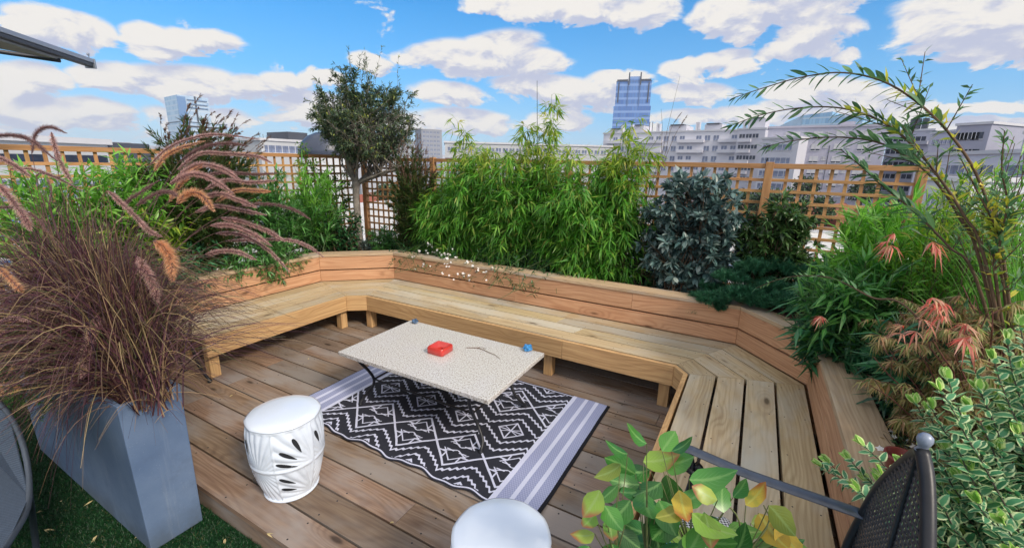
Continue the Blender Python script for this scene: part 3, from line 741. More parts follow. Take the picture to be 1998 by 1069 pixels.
# ------------------------------------------------------------------ iron chairs
M_arm = plain('sheen_grey_iron', (.065, .075, .10), .33, .3, var=.2, scale=30)  # lighter grey-blue colour paints a sheen onto the black iron armrests
M_sling = plain('woven_mesh', (.022, .026, .036), .5, .1, var=.3, scale=80)
def iron_chair(loc, rz, label):
    root = thing('iron_armchair', label, 'chair', loc, rz)       # faces local -X, origin under the seat centre
    W_, SH = .235, .44
    far = [(.235, 0, 1.055), (.24, .045, 1.015), (.24, .115, .93), (.238, .18, .83), (.235, .222, .72), (.225, .24, .60), (.215, .24, SH+.01)]
    for sy in (1, -1):
        m = MB(); m.tube([(p[0], p[1]*sy, p[2]) for p in spline(far, 24)], .0125, 12); m.build('back_stile', M_iron, root)
        m = MB(); m.tube(spline([(.215, .24*sy, SH), (.225, .245*sy, .25), (.26, .25*sy, .005)], 10), .010, 10); m.lathe([(.013, 0), (.015, .006), (.013, .02)], 12, (.26, .25*sy, .001)); m.build('leg', M_iron, root)
        m = MB(); m.tube(spline([(-.235, .225*sy, SH), (-.245, .235*sy, .25), (-.25, .24*sy, .005)], 10), .010, 10); m.lathe([(.013, 0), (.015, .006), (.013, .02)], 12, (-.25, .24*sy, .001)); m.build('leg', M_iron, root)
        arm = [(.232, .228*sy, .715), (.10, .232*sy, .718), (-.04, .236*sy, .722), (-.15, .238*sy, .735), (-.205, .238*sy, .742), (-.232, .237*sy, .733), (-.238, .236*sy, .71), (-.222, .235*sy, .695)]
        m = MB(); m.tube(spline(arm, 34), .024, 12, flat=.2); m.build('armrest', M_arm, root)
        m = MB(); m.tube(spline([(-.20, .235*sy, .738), (-.185, .235*sy, .66), (-.20, .235*sy, .55), (-.235, .23*sy, SH)], 12), .008, 8)
        m.tube(spline([(-.20, .236*sy, .675), (-.175, .236*sy, .665), (-.165, .236*sy, .685), (-.18, .236*sy, .70)], 10), .012, 10, flat=1); m.build('arm_support', M_iron, root)
    m = MB(); ring_ = [(.215, .238), (-.20, .228), (-.245, .18), (-.255, 0), (-.245, -.18), (-.20, -.228), (.215, -.238), (.215, .238)]
    m.tube([(x, y, SH) for x, y in ring_], .010, 8); m.build('seat_frame', M_iron, root)
    m = MB()
    for i in range(-15, 16): m.box((-.245, i*.0148-.0042, SH-.001), (.215, i*.0148+.0042, SH+.001), 'x')
    for i in range(31): m.box((-.242+i*.0150, -.228, SH-.0025), (-.242+i*.0150+.008, .228, SH-.0005), 'y')
    m.build('seat_mesh', M_sling, root)
    # pierced back panel, slats in two directions, following the arch
    F_ = spline(far, 60)
    def halfw(z): return float(np.interp(z, F_[::-1, 2], F_[::-1, 1]))
    m = MB(); xb = .232; z = SH+.07
    while z < 1.03:
        h_ = halfw(z)-.006
        if h_ > .01: m.box((xb-.0015, -h_, z), (xb+.0004, h_, z+.0068), 'y')
        z += .0160
    y = -.23
    while y < .232:
        zs = [q for q in np.linspace(SH+.06, 1.04, 60) if halfw(q) > abs(y)+.006]
        if zs: m.box((xb-.0004, y-.0034, SH+.06), (xb+.0015, y+.0034, max(zs)), 'z')
        y += .0160
    m.build('back_mesh', M_sling, root)
    m = MB(); m.tube([(.232, 0, 1.04), (.226, 0, SH+.05)], .006, 8); m.build('centre_bar', M_iron, root)
    m = MB(); m.tube([(.236, -.235, SH+.06), (.236, .235, SH+.06)], .008, 8); m.build('back_rail', M_iron, root)
    m = MB(); m.lathe([(.009, -.012), (.013, -.004), (.008, .003), (.010, .008), (.0115, .012), (.0135, .019), (.0125, .027), (.007, .033), (.002, .035)], 20, (.235, 0, 1.06)); m.build('finial', M_fin, root)
    return root
M_fin = plain('worn_grey_iron', (.22, .26, .34), .4, .2, var=.3, scale=40)
CH = (.125, 1.075, 0)
iron_chair(CH, 0, 'black iron armchair with pierced back and ball finial beside the right bench')
ps = thing('plant_stand', 'black iron stand half hidden by the purple grass at the end of the left bench', 'stand', (-3.50, 1.27, 0), R(0))
m = MB(); m.tube([(.19*math.cos(a), .19*math.sin(a), .50) for a in np.linspace(0, 2*math.pi, 25)], .008, 8); m.tube([(-.19, 0, .5), (.19, 0, .5)], .005, 6); m.tube([(0, -.19, .5), (0, .19, .5)], .005, 6); m.build('top_ring', M_iron, ps)
for k in range(4):
    a = R(45+90*k); c_, s_ = math.cos(a), math.sin(a); m = MB(); m.tube(spline([(.19*c_, .19*s_, .50), (.17*c_, .17*s_, .34), (.19*c_, .19*s_, .15), (.245*c_, .245*s_, .012)], 16), .0105, 10); m.lathe([(.014, 0), (.017, .008), (.013, .02)], 12, (.245*c_, .245*s_, .001)); m.build('leg', M_iron, ps)
M_cush, nt, out = newmat('blue_cushion')
u, v, _ = uvs(nt, 'Object'); nn = noise(nt, vec(nt, u, v, 0.0), 30, 4, .6)
cc = ramp(nt, nn, [(.10, .35, .62), (.22, .5, .75), (.75, .82, .88)], [.3, .5, .66]); princ(nt, out, cc, .9, 0, .2, nn, .2, .01)
M_wv, nt, out = newmat('black_white_weave')
u, v, _ = uvs(nt, 'Object'); a = ((u+v)*55.0).fract().lt(.5); b_ = ((u-v)*55.0).fract().lt(.5); princ(nt, out, mix(nt, (a-b_).abs(), (.03, .03, .04), (.65, .65, .66)), .9)
m = MB(); hw = .20
pr = [(-.2, -.2), (-.07, -.213), (.07, -.213), (.2, -.2), (.213, -.07), (.213, .07), (.2, .2), (.07, .213), (-.07, .213), (-.2, .2), (-.213, .07), (-.213, -.07)]
vs, fs = [], []
for sc_, z in ((.90, 0), (1.0, .012), (1.02, .026), (.99, .040), (.86, .050), (.5, .055)): vs += [(x*sc_, y*sc_, z) for x, y in pr]
for j in range(5):
    for k in range(12): fs.append([j*12+k, j*12+(k+1) % 12, (j+1)*12+(k+1) % 12, (j+1)*12+k])
fs += [list(range(12))[::-1], [60+k for k in range(12)]]
m.add(vs, fs, [[(0, 0)]*len(f) for f in fs], 0, True)
cu = m.build('seat_cushion', M_cush, None, label='light blue patterned seat cushion on the right iron armchair', cat='cushion'); cu.location = (CH[0]-.02, CH[1], .4445)
m = MB(); m.obox((0, 0, .03), (.10, .02, .0), (-.02, .10, .0), (0, 0, .028)); o = m.build('small_cushion', M_wv, None, .02, label='small black and white woven cushion lying on the light blue seat cushion', cat='cushion'); o.location = (CH[0]-.10, CH[1]+.10, .503); o.rotation_euler.z = .4

# mesh sling lounger at the bottom left corner
M_slg, nt, out = newmat('grey_sling_fabric')
u, v, _ = uvs(nt); wv = ((u*700.0).sin()*(v*500.0).sin())*.5+.5; nn = noise(nt, vec(nt, u*30.0, v*200.0, 0.0), 1, 3, .6)
princ(nt, out, ramp(nt, wv*.5+nn*.5, [(.02, .03, .05), (.07, .10, .15)], [.3, .7]), .6, 0, .4, wv+nn, .6, .002)
lg = thing('sling_chair', 'dark grey mesh sling garden chair cut off at the bottom left corner', 'chair', (0, 0, 0))
c1, c2, c3, c4 = atz(58, 968, .42), atz(4, 1085, .42), atz(-260, 1010, .40), atz(-90, 815, .40)
c5 = atz(20, 812, .62); c6 = atz(-110, 700, .75)
def quadmesh(name, a, b_, c, d, mat, par, th=.004):
    m = MB(); a, b_, c, d = map(np.array, (a, b_, c, d)); n_ = np.cross(b_-a, d-a); n_ = n_/np.linalg.norm(n_)*th
    vs = [a, b_, c, d, a-n_, b_-n_, c-n_, d-n_]; fs = [[0, 1, 2, 3], [7, 6, 5, 4], [0, 4, 5, 1], [1, 5, 6, 2], [2, 6, 7, 3], [3, 7, 4, 0]]
    L1, L2 = np.linalg.norm(b_-a), np.linalg.norm(d-a); m.add(vs, fs, [[(0, 0), (L1, 0), (L1, L2), (0, L2)]]*6); return m.build(name, mat, par)
quadmesh('seat', c1, c2, c3, c4, M_slg, lg); quadmesh('backrest', c5, c1, c4, c6, M_slg, lg)
M_fr = plain('grey_metal_tube', (.06, .075, .10), .4, .4)
for pts in ([c6, c5, c1, c2], [c6, c4, c3, c2]):
    m = MB(); m.tube([p+np.array([0, 0, .004]) for p in spline(pts, 20)], .009, 8); m.build('side_tube', M_fr, lg)
for p in (c1, c2, c3, c4):
    m = MB(); q0 = p*.8+(c1+c2+c3+c4)*.05; m.tube([p, (q0[0]-.10, q0[1], -.123)], .010, 8); m.build('leg', M_fr, lg)

# ------------------------------------------------------------------ awning arm
M_aw = plain('awning_metal', (.28, .31, .38), .35, .5, var=.1); M_awd = plain('awning_dark', (.03, .035, .05), .5); M_cl = plain('awning_cloth', (.30, .31, .34), .8)
ZA = 2.3
aw = thing('awning', 'folding awning with pale front bar and grey cloth at the top left', 'awning')
A_, B_ = atz(175, 124, ZA), atz(0, 66, ZA); dr = nrm(A_-B_); A0 = A_; B0 = B_-dr*1.2; up_ = np.array([0, 0, 1.]); sd_ = np.cross(dr, up_); sd_ = nrm(sd_)
L_ = np.linalg.norm(A0-B0)/2; cc_ = (A0+B0)/2
m = MB(); m.obox(cc_+up_*.018, dr*L_, sd_*.03, up_*.016); m.build('front_bar', M_aw, aw, .004)
m = MB(); m.obox(cc_-up_*.012, dr*(L_-.01), sd_*.026, up_*.0135); m.build('gutter', M_awd, aw, .003)
m = MB(); m.obox(A0+dr*.006, dr*.008, sd_*.036, up_*.036); m.build('end_cap', M_aw, aw, .003)
m = MB(); m.tube([A0+up_*.03, A0+up_*.075+dr*.015], .004, 8); m.lathe([(.004, 0), (.010, .01), (.004, .02)], 8, tuple(A0+up_*.055)); m.build('cap_pin', M_aw, aw)
C1, C2 = A0-dr*.30-up_*.03, B0-up_*.03; C3 = atz(-60, 103, ZA-.03)-dr*.9; quadmesh('cloth', C1, C2, C3+np.array([0, 0, -.02]), atz(112, 116, ZA-.045), M_cl, aw, .003)
m = MB(); m.tube([A0-dr*.35-up_*.05, C3-up_*.04+dr*.2, C3-up_*.04-dr*.6], .014, 8); m.build('folding_arm', M_awd, aw)

# ------------------------------------------------------------------ plants
M_stem = plain('green_stem', (.06, .10, .03), .6); M_bark = plain('grey_bark', (.19, .17, .15), .9, var=.5, scale=14, bs=.8); M_twg = plain('brown_twig', (.10, .06, .035), .8, var=.3)
M_cane = plain('bamboo_cane', (.16, .20, .05), .5, var=.4)
def unit(n): return nrm(RG.normal(0, 1, (n, 3)))
def arr(p, n): return np.tile(np.asarray(p, float), (n, 1))
def spray(paths, m, t0, t1, ang, L, W, shape='lance', q=0, droop=.0, fold=.3, curl=.25, per=1, tp=1.0, jl=.25):
    """m leaf nodes on each path between t0 and t1; per leaves at each node"""
    n = len(paths); t = t0+(t1-t0)*(RG.random((n, m))**tp); P, T = along(paths, t); P = P.reshape(-1, 3); T = T.reshape(-1, 3)
    P = np.repeat(P, per, 0); T = np.repeat(T, per, 0); k = len(P)
    rad = unit(k); rad = nrm(rad-T*(rad*T).sum(1, keepdims=True)); a = np.radians(RG.normal(ang, 12, (k, 1)))
    D = T*np.cos(a)+rad*np.sin(a); D[:, 2] -= droop*RG.uniform(.5, 1.5, k)
    return leaves(P, D, L*RG.uniform(1-jl, 1+jl, k), W*RG.uniform(.8, 1.2, k), shape, q, fold, curl)
def twigs(base, spread, ctr, rad, n, k=7, shell=.5, up=.6, zmin=-9):
    ctr, rad = np.array(ctr, float), np.array(rad, float)
    d = unit(n); r = RG.uniform(shell, 1, (n, 1))**.6; E_ = ctr+d*r*rad; E_[:, 2] = np.maximum(E_[:, 2], zmin)
    B_ = np.array(base, float)+np.stack([RG.normal(0, spread, n), RG.normal(0, spread, n), RG.uniform(0, .02, n)], 1)
    M_ = B_*(1-up)+E_*up; M_[:, :2] = B_[:, :2]*.65+E_[:, :2]*.35; M_[:, 2] = B_[:, 2]*(1-up)+E_[:, 2]*up + .1*(E_[:, 2]-B_[:, 2])
    return bez(B_, M_, E_, k)
def taper(n, k, r0, r1): return np.tile(np.linspace(r0, r1, k), (n, 1))
def wobble(paths, a):
    n, k, _ = paths.shape; w_ = RG.normal(0, a, (n, k, 3)); w_[:, 0] = 0; return paths+w_*np.linspace(0, 1, k)[None, :, None]
def plant(name, label, cat, base, group=None): return thing(name, label, cat, tuple(base), 0, group)
def put(name, geo, mat, par, base, smooth=True):
    V, F, uv = geo; return link(name, npmesh(name, V-np.array(base, float), F, uv, smooth), mat, par)
def bush(name, label, cat, base, ctr, rad, n, m, L, W, lm, sm=None, shape='oval', q=1, ang=50, t0=.45, t1=1.0, droop=.15, spread=.04, r0=.004, shell=.5, sub=0, curl=.25, per=1, up=.6, group=None, zmin=-9, fold=.3, wob=.01, lm2=None, f2=.0):
    n = int(n*1.7); root = plant(name, label, cat, base, group); tw = wobble(twigs(base, spread, ctr, rad, n, 7, shell, up, zmin), wob)
    stm = [tubes(tw, taper(n, 7, r0, .0012), 5)]
    src = tw
    if sub:
        P, T = along(tw, RG.uniform(.35, 1, (n, sub))); P, T = P.reshape(-1, 3), T.reshape(-1, 3); ln = RG.uniform(.4, 1, (len(P), 1))*min(rad)*.5
        D = nrm(T*.7+unit(len(P))*.75+np.array([0, 0, .15])); s2 = bez(P, P+D*ln*.5+np.array([0, 0, .01]), P+D*ln-np.array([0, 0, .03]), 5)
        stm.append(tubes(s2, taper(len(s2), 5, r0*.4, .0007), 3)); src = s2; t0 = .1
    put('stems', cat_geo(stm), sm or M_twg, root, base)
    if lm2 is not None:
        k = int(len(src)*f2); i = np.argsort(-src[:, -1, 2]+RG.normal(0, .06, len(src))); a_, b_ = src[i[:k]], src[i[k:]]
        put('young_leaves', spray(a_, m, t0, t1, ang, L, W, shape, q, droop, fold, curl, per), lm2, root, base); src = b_
    put('foliage', spray(src, m, t0, t1, ang, L, W, shape, q, droop, fold, curl, per), lm, root, base)
    return root, tw
# leaf colours (surface colours)
L_bam = leafmat('bamboo_leaf', [(.045, .16, .022), (.075, .26, .032), (.13, .34, .045), (.22, .40, .06), (.40, .42, .12)], [0, .35, .7, .93, .99], .4, .38, rib=(.16, .34, .07))
L_bamy = leafmat('bamboo_young_leaf', [(.10, .22, .03), (.20, .34, .045), (.34, .42, .06), (.42, .38, .12)], [0, .4, .8, .98], .4, .42)
L_ole = leafmat('oleander_leaf', [(.030, .11, .03), (.05, .19, .04), (.10, .28, .06)], None, .35, .25, rib=(.2, .36, .12))
L_oleb = leafmat('bright_oleander_leaf', [(.08, .24, .03), (.14, .36, .05), (.22, .44, .08)], None, .35, .38, rib=(.3, .5, .15))
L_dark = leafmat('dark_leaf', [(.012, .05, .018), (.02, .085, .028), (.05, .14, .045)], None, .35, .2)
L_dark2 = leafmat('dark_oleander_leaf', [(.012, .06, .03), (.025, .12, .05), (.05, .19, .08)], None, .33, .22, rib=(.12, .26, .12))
L_oliv = leafmat('olive_leaf', [(.035, .07, .035), (.06, .11, .055), (.13, .18, .12), (.30, .34, .06)], [0, .45, .85, .985], .45, .15)
L_elae = leafmat('silver_leaf', [(.035, .08, .08), (.07, .135, .13), (.13, .205, .20), (.28, .34, .32)], [0, .4, .8, .97], .35, .15, rib=(.2, .28, .27))
L_pitt = leafmat('glossy_leaf', [(.02, .055, .02), (.04, .10, .03), (.09, .17, .05)], None, .22, .15, rib=(.14, .22, .08))
L_pine = leafmat('pine_needle', [(.02, .10, .055), (.035, .16, .08), (.07, .23, .11)], None, .5, .1)
L_will = leafmat('feathery_leaf', [(.03, .07, .02), (.055, .11, .028), (.10, .14, .04), (.12, .07, .04)], [0, .5, .85, .95], .5, .3)
L_brn = leafmat('seed_head', [(.10, .055, .045), (.17, .10, .075), (.26, .17, .12)], None, .7, .3)
L_budd = leafmat('arching_leaf', [(.05, .12, .06), (.08, .19, .085), (.17, .30, .11)], None, .5, .25, rib=(.2, .33, .18))
L_budy = leafmat('yellow_leaf', [(.28, .38, .06), (.48, .50, .08), (.60, .48, .10)], None, .5, .35)
L_map = leafmat('maple_leaf', [(.15, .18, .05), (.27, .26, .09), (.38, .27, .13), (.44, .24, .14), (.20, .28, .08), (.50, .38, .24)], None, .55, .35)
L_mapr = leafmat('red_maple_leaf', [(.50, .09, .07), (.62, .20, .15), (.62, .36, .28), (.45, .30, .16)], None, .5, .4)
L_var = leafmat('variegated_leaf', [(.05, .19, .09), (.09, .27, .14), (.14, .35, .19)], None, .4, .25, margin=(.60, .70, .42))
L_vary = leafmat('young_variegated_leaf', [(.20, .42, .08), (.28, .50, .12)], None, .4, .3, margin=(.58, .68, .3))
L_rose = leafmat('broad_leaf', [(.045, .17, .035), (.08, .25, .05), (.15, .33, .055), (.40, .40, .04), (.52, .36, .05)], [0, .5, .8, .91, .98], .36, .3, rib=(.26, .42, .14), tip=(.30, .10, .05), spot=None)
L_gr = leafmat('grass_blade', [(.07, .22, .03), (.13, .33, .05), (.20, .40, .08)], None, .4, .35)
L_pur = leafmat('purple_blade', [(.03, .012, .022), (.07, .028, .042), (.13, .055, .065), (.07, .085, .03), (.20, .12, .08), (.36, .27, .14)], [0, .3, .6, .78, .88, .96], .45, .2)
L_tan = leafmat('dry_blade', [(.20, .12, .06), (.34, .23, .12), (.16, .08, .05)], None, .5, .25)
M_flow = leafmat('white_petal', [(.78, .78, .80), (.85, .84, .86)], None, .5, .3)

# --- bamboo screen: six clumps along the back trellis
def bamboo(x, y, h, wd, label, nc=15, tall=()):
    base = (x, y, .5); root = plant('bamboo', label, 'bamboo', base, 'bamboo clumps along the back trellis')
    hh = h*RG.uniform(.62, 1, nc); a = RG.uniform(0, 2*math.pi, nc); B_ = np.stack([x+RG.normal(0, .09, nc), y+RG.normal(0, .05, nc), np.full(nc, .5)], 1)
    E_ = B_+np.stack([np.cos(a)*wd*RG.uniform(.2, 1, nc), np.sin(a)*wd*.62*RG.uniform(.2, 1, nc)-.04, hh-.5], 1)
    for i, (dx, zt) in enumerate(tall): E_[i] = (x+dx, y-.02, zt)
    M_ = B_*.45+E_*.55; M_[:, :2] = B_[:, :2]*.8+E_[:, :2]*.2; cu_ = bez(B_, M_, E_, 10)
    put('canes', tubes(cu_, taper(nc, 10, .0050, .0015), 6), M_cane, root, base)
    nb = 40; P, T = along(cu_, RG.uniform(.06, 1, (nc, nb))); P, T = P.reshape(-1, 3), T.reshape(-1, 3); n = len(P)
    D = nrm(unit(n)*np.array([1, 1, .3])+T*.55); ln = RG.uniform(.07, .24, (n, 1))*np.clip(1.45-(P[:, 2:3]-.5)/(h-.4), .45, 1)
    br = bez(P, P+D*ln*.55+np.array([0, 0, .02]), P+D*ln+np.stack([np.zeros(n), np.zeros(n), -ln[:, 0]*.25], 1), 4)
    put('branches', tubes(br, taper(n, 4, .0012, .0006), 3), M_cane, root, base)
    ztop = br[:, -1, 2]; yo = ztop+RG.normal(0, .10, n) > h*.86+.06
    for nm_, sel, mt in (('foliage', ~yo, L_bam), ('young_leaves', yo, L_bamy)):
        if sel.sum() > 3: put(nm_, cat_geo([spray(br[sel], 5, .4, 1, 42, .105, .0145, 'lance', 1, .22, .25, .35), spray(br[sel], 3, .9, 1, 36, .115, .015, 'lance', 1, .25, .25, .35)]), mt, root, base)
    return root
bamboo(-3.02, 3.86, 1.46, .24, 'leftmost bamboo clump, leaning over the bench beside the brown feathery shrub', 22)
bamboo(-2.72, 3.86, 1.74, .40, 'bamboo clump left of the thin pole, its wispy cane top against clouds', 30, [(-.1, 2.02), (-.02, 1.92)])
bamboo(-2.26, 3.82, 1.78, .36, 'bamboo clump directly in front of the thin pole', 30)
bamboo(-1.80, 3.86, 1.74, .36, 'tallest bamboo clump with a cane rising left of the blue tower', 30, [(-.02, 1.96), (.04, 2.22), (.08, 2.10), (-.2, 1.95), (-.24, 1.9)])
bamboo(-1.42, 3.80, 1.72, .34, 'bamboo clump below the blue tower', 26)
bamboo(-1.10, 3.85, 1.68, .28, 'rightmost bamboo clump with yellowish tips beside the silver leaved shrub', 26, [(.10, 1.98), (.02, 1.9), (.34, 1.86), (.24, 1.75), (.06, 1.8)])

# --- olive tree
ob = np.array([-4.26, 3.74, .5]); ot = plant('olive_tree', 'olive tree with bare grey trunk and clipped round crown in the corner', 'olive tree', ob)
tr = spline([ob, ob+(-.02, .0, .35), ob+(-.04, .01, .62), ob+(-.03, .02, .86)], 14); V, F, uv = tubes(tr[None], np.array([[.052, .045, .041, .040, .039, .038, .037, .037, .038, .038, .039, .041, .046, .05]]), 14)
link('trunk', npmesh('trunk', V-ob, F, uv, True), M_bark, ot)
top = tr[-1]; cc_ = top+np.array([.22, .02, .77]); rr_ = np.array([.66, .66, .54])
nl = 9; a = np.linspace(0, 2*math.pi, nl, endpoint=False)+RG.normal(0, .2, nl); e = np.concatenate([RG.uniform(.15, .5, 5), RG.uniform(.6, 1.1, 4)])
E_ = top+np.array([.08, .03, 0])+np.stack([np.cos(a)*np.cos(e)*.50, np.sin(a)*np.cos(e)*.50, np.sin(e)*.50+.08], 1); limbs = wobble(bez(arr(top-(0, 0, .04), nl), arr(top, nl)*.6+E_*.4+RG.normal(0, .02, (nl, 3)), E_, 8), .008)
P, T = along(limbs, RG.uniform(.35, 1, (nl, 15))); P, T = P.reshape(-1, 3), T.reshape(-1, 3); n = len(P)
tg = cc_+unit(n)*rr_*RG.uniform(.62, .95, (n, 1)); d = tg-P; tg = P+d*np.minimum(1, .95/np.linalg.norm(d, axis=1, keepdims=True)); l2 = wobble(bez(P, P*.5+tg*.5+T*.06, tg, 7), .012)
put('limbs', cat_geo([tubes(limbs, taper(nl, 8, .021, .010), 7), tubes(l2, taper(n, 7, .0075, .003), 5)]), M_bark, ot, ob)
P, T = along(l2, RG.uniform(.3, 1, (n, 18))); P, T = P.reshape(-1, 3), T.reshape(-1, 3); n = len(P)
out_ = nrm(P-cc_+np.array([0, 0, .05])); D = nrm(out_*.8+unit(n)*.8+np.array([0, 0, .25])); l3 = wobble(bez(P, P+D*.05, P+D*RG.uniform(.06, .16, (n, 1)), 4), .004)
q_ = (l3[:, -1]-cc_)/rr_; keep = np.linalg.norm(q_, axis=1) < 1.06
# thinner in the lower right, dense on top and left
thin = (q_[:, 0]*.4+q_[:, 1]*.25-q_[:, 2]*.9 > .12) & (RG.random(n) < .74); l3a = l3[keep & ~thin]; l3b = l3[keep & thin]
wis = arr(cc_+(-.05, 0, rr_[2]*.62), 26)+np.stack([RG.normal(0, .17, 26), RG.normal(0, .17, 26), RG.uniform(-.05, .05, 26)], 1); we = wis+np.stack([RG.normal(.03, .07, 26), RG.normal(0, .05, 26), RG.uniform(.18, .42, 26)], 1); wis, we = wis[:15], we[:15]; l4 = bez(wis, (wis+we)/2+(-.01, 0, .03), we, 6)
put('twigs', cat_geo([tubes(l3a, taper(len(l3a), 4, .0022, .001), 3), tubes(l3b, taper(len(l3b), 4, .0024, .001), 3), tubes(l4, taper(15, 6, .002, .0008), 3)]), M_bark, ot, ob)
put('crown', cat_geo([spray(l3a, 20, .1, 1, 45, .046, .0115, 'lance', 0, 0), spray(l3b, 3, .3, 1, 45, .040, .010, 'lance', 0, 0), spray(l4, 12, .1, 1, 35, .045, .009, 'lance', 0, 0)]), L_oliv, ot, ob)

# --- tall shrubs with brown feathery tips
def feather(base, ctr, rad, n, label, tips, tipdir, cname='feathery_shrub'):
    root, tw = bush(cname, label, 'shrub', base, ctr, rad, n, 90, .062, .0085, L_will, M_twg, 'lance', 0, 22, .25, 1, .02, .06, .003, .35, up=.65, wob=.006)
    P, T = along(tw, RG.uniform(.7, 1, (len(tw), 2))); P = P.reshape(-1, 3); T = T.reshape(-1, 3); sel = (P[:, 2] > ctr[2]+rad[2]*.25); P, T = P[sel], T[sel]; k = len(P)
    E_ = P+(nrm(T*.6+np.array(tipdir)+unit(k)*.25))*RG.uniform(.10, .26, (k, 1)); s_ = bez(P, (P+E_)/2+(0, 0, .03), E_, 6)
    put('stalks', tubes(s_, taper(k, 6, .0014, .0007), 3), M_twg, root, base)
    put('seed_heads', spray(s_, tips, .55, 1, 16, .028, .0065, 'lance', 0, 0), L_brn, root, base)
p = np.array([-3.42, 3.80, .5]); feather((p[0], p[1], .5), (p[0]+.02, p[1]-.02, 1.12), (.36, .24, .66), 140, 'tall olive green feathery shrub with brown tips between olive tree and bamboo', 16, (.15, .1, .8))
p = atd(300, 300, 3.85); feather((-4.30, 2.05, .5), (-4.28, 2.06, 1.35), (.40, .50, .66), 190, 'tall dark feathery shrub with brown seed heads in front of the left glass tower', 26, (.45, .35, .45))

# --- left planting
def z_(u, v, X=None, Y=None):
    d = ray(u, v); t = X/d[0] if X is not None else Y/d[1]; return np.array([0, 0, H])+d*t
bush('bright_shrub', 'bright green leafy shrub at the far left in front of the orange trellis', 'shrub', (-4.35, 1.15, .5), (-4.28, 1.2, 1.18), (.36, .52, .44), 85, 30, .10, .021, L_oleb, M_stem, 'lance', 1, 40, .3, 1, .1, .12, .003)
bush('bright_shrub', 'bright yellow green shrub left of the tall dark feathery shrub', 'shrub', (-4.35, 1.62, .5), (-4.26, 1.6, 1.22), (.32, .44, .44), 75, 30, .095, .019, L_bamy, M_stem, 'lance', 1, 40, .3, 1, .1, .12, .003, lm2=L_oleb, f2=.5)
bush('oleander', 'mid green oleander behind the arching purple plumes', 'oleander', (-4.25, 2.62, .5), (-4.25, 2.62, 1.10), (.32, .38, .44), 50, 34, .11, .017, L_ole, M_stem, 'lance', 1, 42, .3, 1, .08, .12, .004)
bush('oleander', 'upright oleander with bright tips left of the olive trunk', 'oleander', (-4.30, 3.12, .5), (-4.28, 3.14, 1.12), (.32, .34, .48), 46, 36, .12, .018, L_ole, M_stem, 'lance', 1, 36, .3, 1, .02, .10, .004, lm2=L_oleb, f2=.35)
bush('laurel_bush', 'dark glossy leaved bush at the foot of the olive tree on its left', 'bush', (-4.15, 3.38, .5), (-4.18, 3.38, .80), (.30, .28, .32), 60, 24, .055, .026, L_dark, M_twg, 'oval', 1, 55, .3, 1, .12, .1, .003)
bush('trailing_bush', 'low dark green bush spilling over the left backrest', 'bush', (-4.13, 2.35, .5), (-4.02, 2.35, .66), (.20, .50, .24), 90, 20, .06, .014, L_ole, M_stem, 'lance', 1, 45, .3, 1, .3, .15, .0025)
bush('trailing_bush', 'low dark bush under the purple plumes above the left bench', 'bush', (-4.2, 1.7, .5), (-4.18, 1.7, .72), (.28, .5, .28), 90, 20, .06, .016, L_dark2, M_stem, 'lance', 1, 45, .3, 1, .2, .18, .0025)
# climber on the trellis corner
cb = (-4.60, 3.62, .5); rt_ = plant('climber', 'leafy climber growing up the trellis left of the olive trunk', 'climbing plant', cb)
n = 16; B_ = arr(cb, n)+RG.normal(0, .03, (n, 3))*(1, 3, 0); E_ = np.stack([np.full(n, -4.60)+RG.normal(0, .02, n), RG.uniform(3.25, 4.0, n), RG.uniform(1.15, 1.78, n)], 1); cl = wobble(bez(B_, B_*.5+E_*.5, E_, 9), .03)
put('stems', tubes(cl, taper(n, 9, .004, .0015), 4), M_twg, rt_, cb)
P, T = along(cl, RG.uniform(.45, 1, (n, 16))); P = P.reshape(-1, 3); P = P[P[:, 2] > .95]; k = len(P); E2 = P+nrm(unit(k)*(.8, 1, .6)+(0.1, 0, .2))*RG.uniform(.05, .16, (k, 1)); s2 = bez(P, (P+E2)/2+(0, 0, .01), E2, 4)
put('foliage', spray(s2, 9, .1, 1, 55, .042, .021, 'oval', 1, .1), leafmat('climber_leaf', [(.03, .11, .02), (.08, .20, .03), (.22, .28, .05)], None, .4, .3), rt_, cb)
# low growth round the olive foot and along the back
bush('low_bush', 'small glossy bush right of the olive trunk', 'bush', (-3.95, 3.85, .5), (-3.95, 3.85, .66), (.30, .20, .22), 60, 22, .06, .012, L_ole, M_stem, 'lance', 1, 45, .2, 1, .15, .12, .002)
bush('silver_tuft', 'small silver blue tuft at the foot of the olive tree', 'plant', (-4.12, 3.70, .5), (-4.11, 3.69, .60), (.09, .09, .12), 26, 20, .03, .005, L_elae, M_twg, 'lance', 0, 40, .2, 1, .0, .03, .0015)

